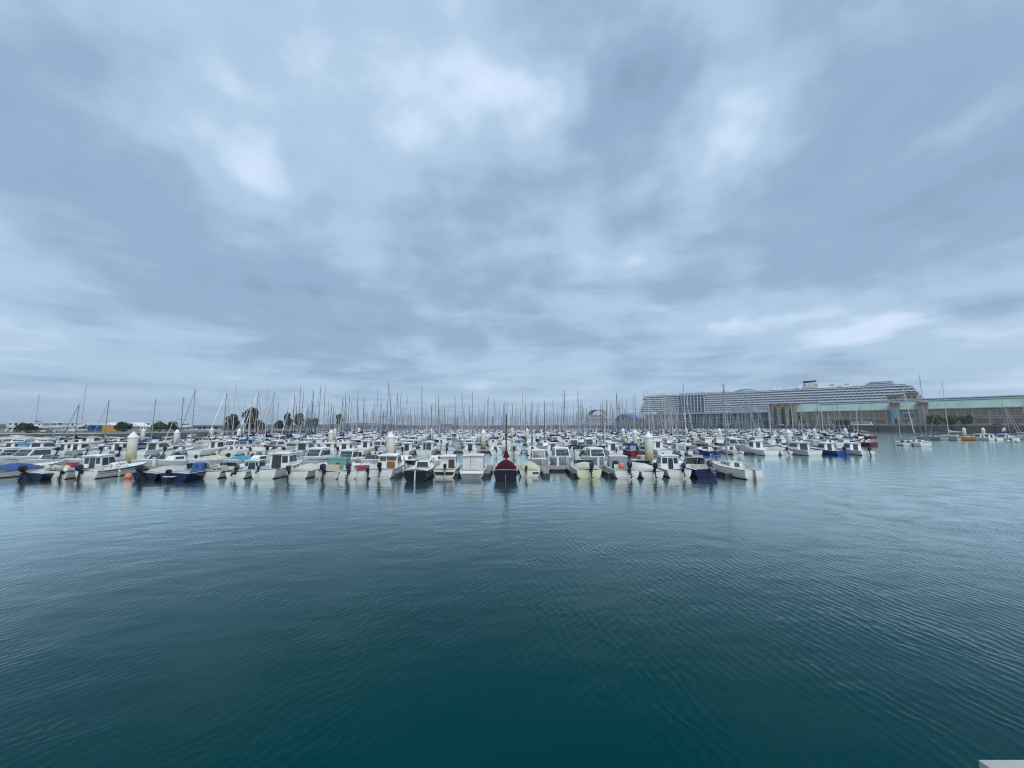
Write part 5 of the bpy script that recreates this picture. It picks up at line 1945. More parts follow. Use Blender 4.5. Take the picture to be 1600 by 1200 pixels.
# low long building with a dark roof
lb = Thing("low_building")
lb.place((xat(316, 190), 190, LZ), R(2))
lb.part("wall", MB().box(-9, 9, 0, 8, 0, 2.1), "cream_wall")
lb.part("roof", MB().hexa([(-11, -1, 2.1), (13, -1, 2.1), (13, 9, 2.1), (-11, 9, 2.1)], [(-10.5, -0.5, 2.75), (12, -0.5, 2.75), (12, 8.5, 2.75), (-10.5, 8.5, 2.75)]), "slate")
for i in range(6):
    lb.part("window", MB().box(-8 + i * 2.7, -6.3 + i * 2.7, -0.05, -0.01, 0.8, 1.8), "window_dark")
tag(lb.root, "long low pale building with flat dark roof left of the trees", "building")
sh = Thing("shed")
sh.place((xat(150, 178), 178, LZ), R(3))
sh.part("wall", MB().box(-8, 8, 0, 8, 0, 2.6), "cream_wall")
sh.part("roof", MB().hexa([(-8.4, -.4, 2.6), (8.4, -.4, 2.6), (8.4, 8.4, 2.6), (-8.4, 8.4, 2.6)], [(-8.4, 3.6, 3.9), (8.4, 3.6, 3.9), (8.4, 4.4, 3.9), (-8.4, 4.4, 3.9)]), "roof_grey")
tag(sh.root, "pale shed with grey roof behind the containers", "shed")


def dry_boat(px, Y, L, top, label, masted=True, col_=WHITE, mc=(0.36, 0.37, 0.39), cover=None, rz=80):
    if masted:
        t = sailboat("sailboat", L, L * 0.33, 1.0, 1.4, col_, WHITE, top - LZ - 1.5 - 1.5, cover, mc, 1)
    else:
        t = base_motor("motorboat", L, L * 0.36, 0.95, 1.4, col_, WHITE, 0.45, 0.4, 1)
        pilothouse(t, L * .33, L * .68, L * .14, L * .12, 0.7, 2.5, color=WHITE, door=(0.3, 0.03, 0.7, 0.88, "window_dark"), lod=1)
    cr_ = MB()
    for yy in (0.25, 0.65):
        for s_ in (-1, 1):
            cr_.tube([(s_ * 1.5, L * yy, -1.45), (s_ * 0.9, L * yy, -0.05)], 0.07, 4)
        cr_.tube([(-1.5, L * yy, -1.4), (1.5, L * yy, -1.4)], 0.07, 4)
    cr_.tube([(0, L * .25, -1.4), (0, L * .65, -1.4)], 0.07, 4)
    t.part("cradle", cr_, "steel")
    x = xat(px, Y)
    a = R(rz)
    t.place((x + math.sin(a) * L * 0.5, Y - math.cos(a) * L * 0.5, LZ + 1.5), a)
    tag(t.root, label, "sailboat" if masted else "motorboat", "boats standing ashore on cradles")


dry_boat(54, 150, 9.0, 17.0, "white sailboat ashore behind the big dark bush", cover=(0.25, 0.26, 0.28))
dry_boat(127, 165, 10.5, 22.0, "tall-masted sailboat ashore behind the white van")
dry_boat(18, 150, 7.5, 0, "white motorboat ashore at the photo's left edge", False)
dry_boat(86, 158, 8.0, 0, "white motorboat ashore between the two dry sailboats", False, rz=-85)
dry_boat(108, 170, 8.0, 0, "white motorboat ashore just left of the tall mast", False, rz=75)
dry_boat(226, 178, 7.5, 0, "white motorboat ashore right of the peaked marquee", False)
dry_boat(288, 182, 7.0, 0, "white motorboat ashore left of the low building", False, rz=-80)

# ------------------------------------------------------------------ outer breakwater on the horizon
rb = random.Random(5)
bw = MB()
secs = []
nb = 160
for i in range(nb + 1):
    x = -900 + 1500 * i / nb
    y = 520 + 0.05 * x
    j = lambda a: rb.uniform(-a, a)
    secs.append([(x, y - 9 + j(1), -1), (x, y - 5 + j(1), 2.2 + j(.6)), (x, y - 1 + j(.4), 5.0 + j(.4)), (x, y + 3, 5.1 + j(.3)), (x, y + 10, -1)])
bw.loft(secs)
struct(obj("breakwater", bw, "rock"), "dark rubble breakwater along the horizon behind the masts")
fort = Thing("fort")
fort.place((xat(697, 515), 518, 4.6))
fort.part("wall", MB().box(-7, 7, -3, 3, 0, 2.2), "quay_stone")
fort.part("parapet", MB().box(-7.4, 7.4, -3.4, 3.4, 2.2, 2.7), "concrete")
tag(fort.root, "squat grey blockhouse on the breakwater behind the masts", "blockhouse")
# far shore beyond the harbour
fs_ = MB()
secs = []
for i in range(60):
    a = -1.15 + i * 0.035
    r0 = 2600
    x, y = r0 * math.sin(a), r0 * math.cos(a)
    hgt = 9 + 7 * math.sin(i * 0.37) + 5 * math.sin(i * 0.91) + rb.uniform(-2, 2)
    if i > 25:
        hgt *= 0.35
    secs.append([(x, y, -1), (x * 1.01, y * 1.01, max(hgt, 2)), (x * 1.05, y * 1.05, max(hgt, 2) + 2), (x * 1.08, y * 1.08, -1)])
fs_.loft(secs)
struct(obj("hills", fs_, "verge"), "faint low shore on the far horizon")

# ------------------------------------------------------------------ the pier on the right: local frame (s along, n towards the water, z up)
PO = Vector((264.0, 354.0, 0))
PD = Vector((0.622, -0.783, 0)).normalized()
PANG = math.atan2(PD.y, PD.x)
PZ = 5.0


def pier_thing(name):
    t = Thing(name)
    t.place(PO, PANG)            # local +x = along the pier, local -y = towards the marina
    return t


pq = Thing("pier")
pq.place(PO, PANG)
pq.root["kind"] = "structure"
pq.root["label"] = "dark stone pier below the terminal"
pq.part("quay_deck", MB().box(-420, 330, -13.8, 95, PZ - 0.4, PZ), "asphalt")
pq.part("quay_face", MB().box(-420, 330, -14.2, -13.8, -2, PZ - 0.05), "quay_stone")
pq.part("coping", MB().box(-420, 330, -14.4, -13.6, PZ - 0.05, PZ + 0.25), "facade_trim")
for i in range(26):
    x = -250 + i * 19
    pq.part("fender_pile", MB().box(x, x + 0.5, -14.7, -14.21, -1, PZ - 0.3), "rubber")

tm = pier_thing("terminal_building")
x0, x1 = -2.0, 320.0
WT = PZ + 12.0
tm.part("wall", MB().box(x0, x1, 0.0, 30, PZ, WT), "facade_stone")
tm.part("plinth", MB().box(x0 - .2, x1, -0.5, -0.003, PZ, PZ + 1.4), "facade_trim")
tm.part("string_course", MB().box(x0 - .2, x1, -0.35, -0.003, PZ + 5.2, PZ + 5.75), "facade_trim")
tm.part("cornice", MB().box(x0 - .3, x1, -0.9, 0.5, WT, WT + 0.6), "facade_trim")
skip = [(57, 85)]
i = 0
x = x0 + 4.0
wup = MB().box(-2.6, 2.6, -0.06, 0.1, PZ + 6.9, PZ + 10.4).mesh("window", ["window_dark"])
wfr = MB().box(-2.9, 2.9, -0.22, -0.07, PZ + 10.4, PZ + 10.8).box(-2.9, 2.9, -0.30, -0.07, PZ + 6.5, PZ + 6.9).box(-0.15, 0.15, -0.16, -0.07, PZ + 6.9, PZ + 10.4).mesh("window_frame", ["facade_trim"])
wlo = MB().box(-2.2, 2.2, -0.06, 0.1, PZ + 1.6, PZ + 4.6).mesh("window", ["window_dark"])
mottled("shutter_brown", (0.20, 0.165, 0.125), 0.8, 0.4, 0.2)
wup.materials[0] = M["shutter_brown"]
wlo.materials[0] = M["facade_brick"]
pil = MB().box(-0.45, 0.45, -0.45, 0.0, PZ + 1.4, WT).mesh("pilaster", ["facade_stone"])
while x < 210:
    if not (57 < x < 86):
        w = tm.part("window", wup, None)
        w.location.x = x
        f = tm.part("window_frame", wfr, None, of=w)
        w2 = tm.part("window", wlo, None)
        w2.location.x = x
        p = tm.part("pilaster", pil, None)
        p.location = (x + 3.7, -0.003, 0)
    x += 7.4
# green copper roof slope, broken by the pylons of the portal
def slope(a, b):
    return MB().hexa([(a, -0.7, WT + 0.602), (b, -0.7, WT + 0.602), (b, 10, WT + 0.602), (a, 10, WT + 0.602)], [(a, 4.6, WT + 6.6), (b, 4.6, WT + 6.6), (b, 10, WT + 6.6), (a, 10, WT + 6.6)])
segs = [(x0, 60.2), (65.4, 75.2), (80.8, x1)]
for a, b in segs:
    rf = tm.part("copper_roof", slope(a, b), "copper_green")
    xx = a + 3
    while xx < min(b, 215):
        tm.part("seam", MB().hexa([(xx, -0.72, WT + 0.72), (xx + .14, -0.72, WT + 0.72), (xx + .14, -0.5, WT + 0.72), (xx, -0.5, WT + 0.72)], [(xx, 4.5, WT + 6.58), (xx + .14, 4.5, WT + 6.58), (xx + .14, 4.7, WT + 6.58), (xx, 4.7, WT + 6.58)]), "copper_green", of=rf)
        xx += 6
tm.part("clerestory", MB().box(18, x1, 7.5, 20, WT + 6.6, WT + 8.1), "window_dark")
tm.part("gutter", MB().box(14, x1, 4.0, 7.4, WT + 6.6, WT + 7.5), "roof_grey")
tm.part("upper_roof", MB().box(12, x1, 6.4, 26, WT + 8.1, WT + 8.7), "roof_grey")
# portal: pylons, door, banner, stair towers above the roof
for a, b, hgt in ((60.3, 65.3, WT + 5.6), (75.3, 80.7, WT + 5.6)):
    p = tm.part("pylon", MB().box(a, b, -1.6, 8, PZ, hgt - 2.2), "facade_stone")
    tm.part("pylon_cap", MB().box(a - .3, b + .3, -1.9, 8.3, hgt - 2.2, hgt), "facade_brick", of=p)
d = tm.part("door", MB().box(67.6, 73.0, -0.12, 0.1, PZ, PZ + 9.0), "curtain_glass")
tm.part("door_frame", MB().box(67.2, 67.6, -0.35, 0.1, PZ, PZ + 9.4).box(73.0, 73.4, -0.35, 0.1, PZ, PZ + 9.4).box(67.61, 72.99, -0.35, 0.1, PZ + 9.0, PZ + 9.4), "facade_trim", of=d)
tm.part("door_leaf", MB().add([(68, -0.2, PZ + .5), (72.6, -0.2, PZ + .5), (72.6, -0.2, PZ + 6.5)], [(0, 1, 2)]), "ship_rail_glass", of=d)
tm.part("banner", MB().box(61.6, 64.2, -1.78, -1.62, PZ + 5.0, PZ + 10.8), "banner_blue")
tm.part("doorway", MB().box(62.2, 63.8, -1.75, -1.62, PZ + 1.4, PZ + 4.8), "black_paint")
for a, b, zt in ((57.3, 65.3, WT + 12.8), (68.2, 74.6, WT + 14.0)):
    p = tm.part("tower", MB().box(a, b, 12, 22, WT + 8.7, zt - 1.6), "facade_stone")
    tm.part("tower_cap", MB().box(a - .4, b + .4, 11.6, 22.4, zt - 1.6, zt), "facade_brick", of=p)
    for k in range(2):
        tm.part("tower_window", MB().box(a + 1.0 + k * 3, a + 2.8 + k * 3, 11.9, 12.05, WT + 9.6, WT + 11.2), "window_dark", of=p)
tm.part("tower_link", MB().box(65.3, 68.2, 14, 20, WT + 8.7, WT + 12.0), "cream_wall")
# end pavilion on the left
for k, a in enumerate((-24, -17.5, -11, -5.2)):
    p = tm.part("pylon", MB().box(a, a + 3.0, -1.2, 14, PZ, WT + 6.4), "facade_stone")
    tm.part("pylon_cap", MB().box(a - .2, a + 3.2, -1.5, 14.3, WT + 6.4, WT + 8.2), "facade_brick", of=p)
tm.part("end_wall", MB().box(-24, -2.003, 3.0, 14, PZ, WT + 5.8), "facade_stone")
for k in range(3):
    g = tm.part("tall_window", MB().box(-20.8 + k * 6.4, -17.7 + k * 6.4, 2.8, 3.1, PZ + 1, WT + 3), "curtain_glass")
    for zz in (PZ + 5, PZ + 9, WT + 0.5):
        tm.part("transom", MB().box(-20.8 + k * 6.4, -17.7 + k * 6.4, 2.6, 2.79, zz, zz + 0.4), "roof_grey", of=g)
tag(tm.root, "long brown stone harbour terminal with mint green copper roof", "building")

# glass hall and walkway left of the terminal
gh = pier_thing("glass_hall")
gh.part("glass_wall", MB().box(-118, -26, 6, 24, PZ, PZ + 12.5), "curtain_glass")
gh.part("canopy", MB().box(-160, -25, -1, 25, PZ + 12.6, PZ + 14.4), "roof_grey")
col_m = MB().box(-0.35, 0.35, -0.35, 0.35, PZ, PZ + 12.6).mesh("column", ["roof_grey"])
mul_m = MB().box(-0.12, 0.12, 5.7, 5.97, PZ, PZ + 12.5).mesh("mullion", ["ship_white"])
for i in range(20):
    o = gh.part("column", col_m, None)
    o.location = (-158 + i * 7, 0.4, 0)
for i in range(30):
    o = gh.part("mullion", mul_m, None)
    o.location.x = -116.5 + i * 3.1
for zz in (PZ + 4, PZ + 8):
    gh.part("floor_edge", MB().box(-118, -26, 5.6, 5.98, zz, zz + 0.5), "ship_grey")
for a in (-62, -48):
    gh.part("lift_tower", MB().box(a, a + 7, 8, 18, PZ + 14.4, PZ + 20), "ship_rail_glass")
tag(gh.root, "dark glass hall with white columns and flat pale canopy", "building")

op = pier_thing("office_building")
op.part("wall", MB().box(-160, -118.1, 4, 22, PZ, PZ + 12.5), "cream_wall")
for k, (a, b) in enumerate(((-158, -147), (-144.5, -134), (-131, -121.5))):
    op.part("orange_panel", MB().box(a, b, 3.5, 3.98, PZ + 6.6, PZ + 11.6), "orange_panel")
for k in range(9):
    a = -158.5 + k * 4.4
    op.part("mural_panel", MB().box(a, a + 4.0, 3.6, 3.98, PZ + 0.3, PZ + 5.0), ["mural_blue", "ship_rail_glass", "mural_blue", "tent_white"][k % 4])
tag(op.root, "pale building with orange panels above a blue and white mural", "building")

wv = pier_thing("wave_pavilion")
secs = []
for i in range(25):
    u = i / 24
    x = -205 + 43 * u
    z = PZ + 6.5 + 7.0 * math.sin(PI * min(1, u * 1.55)) ** 0.8 * (1 if u < 0.645 else 0) + (1.5 + 3.0 * (1 - math.sin(PI * (u - 0.45) / 0.55)) if u >= 0.645 else 0) * 0.4
    secs.append([(x, 0, z), (x, 0, z + 1.1), (x, 18, z + 1.1), (x, 18, z)])
wv.part("roof", MB().loft(secs, 0, True, (True, True)), "wave_blue")
wv.part("glass_front", MB().box(-203, -164, 2, 16, PZ, PZ + 6.4), "curtain_glass")
wv.part("back_wall", MB().box(-206, -161, 18.1, 30, PZ, PZ + 17.5), "tent_white")
for i in range(14):
    x = -203 + i * 3
    u = (x + 205) / 43
    wv.part("rib", MB().box(x, x + 0.5, -0.3, 0.0, PZ, PZ + 6.5 + 7.0 * max(0, math.sin(PI * min(1, u * 1.55)))), "mural_blue")
tag(wv.root, "glass pavilion with dark blue wave-shaped roof", "building")

# white ferry moored at the end
fy = pier_thing("ferry")
secs = []
for (x, b, z) in ((-262, 6, 8.0), (-250, 7, 8.0), (-226, 7, 8.4), (-214, 5, 9.2), (-206, 0.6, 10.0)):
    secs.append([(x, 6 - b, z), (x + (2 if x < -210 else -3), 6 - b * .8, 0.2), (x + (2 if x < -210 else -3), 6 + b * .8, 0.2), (x, 6 + b, z)])
fy.part("hull", MB().loft(secs, 0, True, (True, True)), "ship_white")
for k, (a, b) in enumerate(((-260, -214), (-258, -216), (-256, -219), (-252, -222))):
    fy.part("deck", MB().box(a, b, 0.2 + k * .4, 11.8 - k * .4, 8.2 + k * 2.8, 8.6 + k * 2.8), "ship_white")
    fy.part("window_band", MB().box(a + 1, b - 1, 0.5 + k * .4, 11.5 - k * .4, 8.6 + k * 2.8, 10.99 + k * 2.8), "ship_rail_glass" if k % 2 else "cream_wall")
secs = []
for i in range(13):
    a = PI * i / 12
    x, z = -238 - 13 * math.cos(a), 19.8 + 6.4 * math.sin(a) ** 0.7
    secs.append([(x, 1.5, z), (x, 1.5, z + 0.8), (x, 10.5, z + 0.8), (x, 10.5, z)])
fy.part("arched_top", MB().loft(secs, 0, True, (True, True)), "slate")
fy.part("red_panel", MB().box(-224, -218, -1.6, -1.2, 9.0, 17.0), "banner_red")
tag(fy.root, "white multi-deck ferry with dark arched top at the pier's end", "ferry")

# ------------------------------------------------------------------ trees, bus and cars on the pier
def pier_pt(s, n, z=PZ):
    p = PO + PD * s + Vector((PD.y, -PD.x, 0)) * n
    return (p.x, p.y, z)


def ptree(s, n, H, r, label, seed, mat="leaf_mid", rzf=0.42, name="tree"):
    x, y, z = pier_pt(s, n)
    tree(name, label, x, y, z, H, r, H * rzf, mat, seed, leaf=0.55, n=1500, group="trees along the pier", cat="bush" if name == "bush" else "tree")


ptree(28, 6, 4.6, 4.6, "dark rounded bush left of the white bus on the pier", 41, "leaf_dark", 0.45, "bush")
ptree(34, 6.5, 4.0, 3.6, "lower dark bush touching the white bus on the pier", 42, "leaf_dark", 0.45, "bush")
ptree(84, 7, 7.6, 5.4, "broad green tree right of the terminal portal", 43)
ptree(92, 7, 7.4, 5.2, "green tree in the middle of the group right of the portal", 44)
ptree(99, 8, 6.8, 3.6, "dark narrow tree ending the group right of the portal", 45, "leaf_dark")
ptree(-36, 5, 9.0, 4.2, "green tree before the glass hall near the terminal's end", 46)
ptree(3, 7, 9.5, 3.2, "green tree before the terminal's left corner", 47)
ptree(-104, 2, 8.0, 3.4, "tree before the middle of the glass hall", 48, "leaf_dark")

bs = Thing("bus")
bs.part("body", MB().hexa([(-6, -1.25, .45), (6, -1.25, .45), (6, 1.25, .45), (-6, 1.25, .45)], [(-5.9, -1.2, 3.0), (5.5, -1.2, 3.0), (5.5, 1.2, 3.0), (-5.9, 1.2, 3.0)]), "tent_white")
for k in range(6):
    bs.part("window", MB().box(-5.4 + k * 1.75, -3.75 + k * 1.75, -1.27, -1.2, 1.5, 2.5), "glass")
bs.part("windscreen", MB().box(5.65, 5.80, -1.1, 1.1, 1.2, 2.5), "glass")
for sx_ in (-3.6, 3.8):
    for sy_ in (-1.05, 1.05):
        o = bs.part("wheel", MB().tube([(sx_, sy_ - .16, .5), (sx_, sy_ + .16, .5)], 0.5, 10), "rubber")
bs.place(pier_pt(43.5, 8), PANG, (1.1, 1, 1))
tag(bs.root, "white bus with dark windows parked before the terminal", "bus")
for k, (s_, c_) in enumerate(((-12, (0.7, 0.7, 0.7)), (-20, (0.05, 0.06, 0.08)), (12, (0.06, 0.07, 0.1)), (112, (0.03, 0.03, 0.12)), (119, (0.12, 0.13, 0.14)), (-52, (0.03, 0.03, 0.05)), (-60, (0.5, 0.5, 0.52)), (-72, (0.25, 0.03, 0.03)))):
    car(0, 0, c_, ["white car before the terminal's left end pylons", "black car left of the white one at the end pylons", "dark car before the terminal's first windows", "dark blue car right of the pier trees", "grey car rightmost on the pier",
                   "black car before the glass hall, nearest the terminal", "silver car in the middle before the glass hall", "red car before the glass hall"][k], ang=math.degrees(PANG), group="cars parked on the pier", loc=pier_pt(s_, 10, PZ + 0.005))

# ------------------------------------------------------------------ cruise ship behind the pier
SO = Vector((199.6, 603.0, 0))
SD = Vector((0.788, -0.616, 0)).normalized()


def ss(px):
    k = (px - 800) / FPX * 0.994
    return (k * SO.y - SO.x) / (SD.x - SD.y * k)


shp = Thing("cruise_ship")
shp.place(SO, math.atan2(SD.y, SD.x))
SL, SB = 309.0, 40.0
secs = []
for (x, b, z) in ((-10, 0.55, 18), (0, 0.9, 18), (20, 1, 18), (285, 1, 18), (300, 0.9, 18.5), (312, 0.6, 19), (320, 0.1, 19.5)):
    secs.append([(x, SB / 2 - b * SB / 2, z), (x - (0 if x < 260 else 8), SB / 2 - b * SB / 2 * .9, -1), (x - (0 if x < 260 else 8), SB / 2 + b * SB / 2 * .9, -1), (x, SB / 2 + b * SB / 2, z)])
shp.part("hull", MB().loft(secs, 0, True, (True, True)), "ship_white")
ND = 10
DH = 3.05
Z0 = 18.0
ze = Z0 + ND * DH
divs = MB()
for k in range(ND):
    z = Z0 + k * DH
    a = -6 + 1.7 * k
    e = SL - max(0, k - 5) * 1.6
    d = shp.part("deck", MB().box(a, e, -1.3, SB + 1.3, z, z + 1.0), "ship_white")
    shp.part("cabin_wall", MB().box(a + 3, e - 2, 0.8, SB - 0.8, z + 1.01, z + DH - 0.01), "ship_glass", of=d)
    shp.part("balustrade", MB().box(a + 0.3, e - 0.5, -1.22, -1.12, z + 1.01, z + 1.80), "ship_rail_glass", of=d)
    shp.part("stern_balustrade", MB().box(a + 0.1, a + 0.2, -1.1, SB + 1.1, z + 1.01, z + 1.80), "ship_white", of=d)
    x = a + 4
    while x < e - 3:
        divs.box(x, x + 0.45, -1.0, 0.79, z + 1.01, z + DH - 0.01)
        x += 4.2
dv = shp.part("balcony_dividers", divs, "ship_white")
dv["kind"] = "stuff"
# dark glazed block with white fins
a, b = ss(1062), ss(1103)
bl = shp.part("glazed_block", MB().box(a, b, -2.6, 6, Z0 + DH * 1.2, ze + 0.2), "ship_glass")
for i in range(9):
    x = a + (b - a) * i / 8
    shp.part("fin", MB().box(x - 0.35, x + 0.35, -3.1, -2.61, Z0 + DH * 1.2, ze + 0.2), "ship_white", of=bl)
for i in range(6):
    z = Z0 + DH * (1.2 + 1.5 * i)
    shp.part("floor_edge", MB().box(a, b, -3.0, -2.62, z, z + 0.35), "ship_grey", of=bl)
shp.part("block_roof", MB().box(a - 4, b + 3, -3.6, 12, ze + 0.21, ze + 1.1), "ship_white", of=bl)
shp.part("block_penthouse", MB().box(a + 2, b + 1, 0, 12, ze + 1.11, ze + 3.4), "ship_grey", of=bl)
# upper decks
shp.part("sun_deck", MB().box(8, SL - 12, -1.4, SB + 1.4, ze, ze + 0.7), "ship_white")
shp.part("sun_deck_rail", MB().box(9, SL - 13, -1.3, -1.2, ze + 0.71, ze + 1.9), "ship_rail_glass")
shp.part("stern_house", MB().hexa([(14, 4, ze + .71), (44, 4, ze + .71), (44, SB - 4, ze + .71), (14, SB - 4, ze + .71)], [(20, 6, ze + 6), (38, 6, ze + 6), (38, SB - 6, ze + 6), (20, SB - 6, ze + 6)]), "cream_wall")
shp.part("stern_box", MB().box(6.2, 12, -1.1, 8, ze - 4.2, ze - 1.4), "black_paint")
a, b = ss(1106), ss(1140)
shp.part("deck_house", MB().box(a, b, 2, SB - 2, ze + .71, ze + 3.6), "cream_wall")
# lattice dome
a, b = ss(1145), ss(1192)
dm = shp.part("dome", MB().loft([[(a + (b - a) * u, 6, ze + .71 + 5.6 * math.sin(PI * u) ** 0.75 * 0.92), (a + (b - a) * u, SB - 6, ze + .71 + 5.6 * math.sin(PI * u) ** 0.75 * 0.92)] for u in [i / 14 for i in range(15)]]), "ship_rail_glass")
for i in range(13):
    u0, u1 = i / 14, (i + 2) / 14
    shp.part("lattice_rib", MB().tube([(a + (b - a) * u, 5.6, ze + .71 + 5.6 * max(0, math.sin(PI * u)) ** 0.75) for u in (u0, (u0 + u1) / 2, u1)], 0.32, 4), "ship_white", of=dm)
a, b = ss(1196), ss(1246)
shp.part("mid_house", MB().box(a, b, 4, SB - 4, ze + .71, ze + 3.2), "ship_white")
# funnel casing with the ship's lettering
f0, f1, f2, f3 = ss(1232), ss(1262), ss(1288), ss(1330)
fz = ze + 0.72
fn = MB()
prof = [(f0, fz), (f1, fz + 8.6), (f2, fz + 9.6), ((f2 + f3) / 2, fz + 8.4), (f3, fz + 6.6), (f3, fz)]
fn.loft([[(x, 8, z) for x, z in prof], [(x, SB - 8, z) for x, z in prof]], 0, True, (True, True))
fu = shp.part("funnel_casing", fn, "ship_white")
shp.part("funnel_top", MB().box(f1 - 1, f1 + 12, 9, SB - 9, fz + 8.7, fz + 11.6), "black_paint", of=fu)
for i in range(9):
    if i == 2:
        continue
    x = f0 + 9 + i * (f2 - f0 - 12) / 9
    shp.part("casing_window", MB().box(x, x + 2.2, 7.7, 7.99, fz + 1.0, fz + 3.6), "ship_grey", of=fu)
for i in range(4):
    x = f2 + 8 + i * 7
    shp.part("casing_grille", MB().box(x, x + 5, 7.7, 7.99, fz + (1.5 if i % 2 else 3.8), fz + (3.2 if i % 2 else 5.4)), "ship_grey", of=fu)
for i, (ch, mt) in enumerate(zip("AIDA", ("text_blue", "text_red", "text_yellow", "text_green"))):
    cu = bpy.data.curves.new("lettering", "FONT")
    cu.body = ch
    cu.size = 5.6
    cu.extrude = 0.12
    cu.materials.append(M[mt])
    tmp = bpy.data.objects.new("lettering_curve", cu)
    o = bpy.data.objects.new("lettering", bpy.data.meshes.new_from_object(tmp))
    bpy.data.objects.remove(tmp)
    col.objects.link(o)
    o.parent = fu
    o.location = (f1 - 1.5 + (0, 4.6, 6.6, 11.0)[i], 7.7, fz + 4.3)
    o.rotation_euler = (PI / 2, 0, 0)
# tower, forward glass house, radar domes
x = ss(1337)
shp.part("tower", MB().hexa([(x - 2.8, 10, fz), (x + 2.8, 10, fz), (x + 2.8, 16, fz), (x - 2.8, 16, fz)], [(x - 2.2, 10.5, fz + 12), (x + 2.2, 10.5, fz + 12), (x + 2.2, 15.5, fz + 12), (x - 2.2, 15.5, fz + 12)]), "ship_white")
a, b = ss(1350), ss(1409)
fg = shp.part("forward_house", MB().hexa([(a, 1, ze - 2), (b, 1, ze - 2), (b, SB - 1, ze - 2), (a, SB - 1, ze - 2)], [(a + 7, 3, ze + 5.4), (b - 3, 3, ze + 6.0), (b - 3, SB - 3, ze + 6.0), (a + 7, SB - 3, ze + 5.4)]), "ship_rail_glass")
shp.part("forward_roof", MB().box(a + 9, b - 4, 2, SB - 2, ze + 6.01, ze + 6.6), "ship_white", of=fg)
for i in range(4):
    shp.part("forward_band", MB().hexa([(a + i, .3 + .3 * i, ze - 1.4 + i * 2), (b - i * 1.5, .3 + .3 * i, ze - 1.4 + i * 2), (b - i * 1.5, 1.5 + .3 * i, ze - 1.4 + i * 2), (a + i, 1.5 + .3 * i, ze - 1.4 + i * 2)],
                                       [(a + i, .3 + .3 * i, ze - .9 + i * 2), (b - i * 1.5, .3 + .3 * i, ze - .9 + i * 2), (b - i * 1.5, 1.5 + .3 * i, ze - .9 + i * 2), (a + i, 1.5 + .3 * i, ze - .9 + i * 2)]), "ship_white", of=fg)
a, b = ss(1318), ss(1356)
shp.part("tender_deck", MB().hexa([(a, 4, fz), (b + 6, 4, fz), (b + 6, 20, fz), (a, 20, fz)], [(a + 2, 4, fz + 2.2), (b + 2, 4, fz + 2.2), (b + 2, 20, fz + 2.2), (a + 2, 20, fz + 2.2)]), "ship_white")
for px, zz, r in ((1023, 6.2, 1.8), (1066, 3.6, 1.7), (1082, 3.6, 1.7), (1213, 3.4, 1.5), (1222, 3.4, 1.5)):
    x = ss(px)
    dmx = shp.part("radar_mast", MB().tube([(x, 14, ze + .7), (x, 14, ze + zz)], 0.35, 5), "ship_grey")
    shp.part("radome", MB().blob((x, 14, ze + zz + r * .7), (r, r, r), 9, 6), "ship_white", of=dmx)
x = ss(1132)
shp.part("crane_mast", MB().box(x - 1.2, x + 1.2, 10, 13, ze + .7, ze + 13).box(x - 3, x + 2, 9.5, 13.5, ze + 13, ze + 14.2), "cream_wall")
tag(shp.root, "huge white cruise ship with rows of balconies moored behind the terminal", "cruise ship")

# ------------------------------------------------------------------ right-hand pontoon and its boats
rp = Thing("pontoon")
RX0, RX1, RY = xat(1452, 137), xat(1660, 137), 137.0
rp.part("deck", MB().box(RX0, RX1, RY - 1.1, RY + 1.1, 0.42, 0.5), "boards")
rp.part("fascia", MB().box(RX0, RX1, RY - 1.14, RY - 1.102, 0.2, 0.49), "fascia")
tag(rp.root, "floating pontoon below the terminal at the right edge", "pontoon", "pontoons of the marina")
for k, px in enumerate((1508, 1538, 1571)):
    pile(px, 136.0, 0.95, f"white mooring pile at the right-hand pontoon, {['leftmost', 'middle', 'rightmost'][k]} of three")


def rboat(t, px, Y, rz, label, cat, heel=0.0):
    t.place((xat(px, Y), Y, 0), R(rz))
    if heel:
        t.root.rotation_euler = (0, R(heel), R(rz))
    tag(t.root, label, cat, "boats at the right-hand pontoon")


t = sailboat("sailboat", 11.5, 3.6, 1.15, 1.5, (0.30, 0.34, 0.38), (0.45, 0.48, 0.50), 21.0, (0.25, 0.27, 0.30), (0.34, 0.35, 0.37), 1, True, (0.2, 0.22, 0.25), (0.4, 0.42, 0.44), 2)
rboat(t, 1476, 130, -8, "grey sailing yacht with very tall mast at the right-hand pontoon", "sailboat")
t = sailboat("sailboat", 10.5, 3.6, 1.2, 1.7, (0.62, 0.28, 0.04), (0.74, 0.74, 0.70), 19.0, (0.66, 0.66, 0.62), (0.62, 0.63, 0.64), 1, True, None, (0.5, 0.5, 0.5), 2)
rboat(t, 1525, 129, 42, "orange-yellow hulled yacht with thick pale mast", "sailboat")
for px, rz, key, lab in ((1499, 20, "a", "small white motorboat between grey yacht and orange yacht"), (1550, 8, "b", "white wheelhouse boat right of the orange yacht"), (1563, 0, "c", "white boat left of the rightmost pile"), (1590, 15, "d", "white cabin cruiser at the photo's right edge")):
    t = base_motor("motorboat", 6.8 if key != "d" else 9.0, 2.6, 0.8, 1.25, WHITE if key != "a" else (0.5, 0.52, 0.53), WHITE, 0.45, 0.3, 1)
    if key != "a":
        pilothouse(t, 2.2, 4.4, 0.95, 0.85, 0.6, 2.4, color=WHITE, door=(0.28, 0.03, 0.7, 0.88, "window_dark"), lod=1)
    else:
        t.part("tarpaulin", tarp(t.h, 0.05, 0.6, 0.5, 41), "fabric", (0.12, 0.13, 0.14), True)
    rboat(t, px, 129, rz, lab, "motorboat")
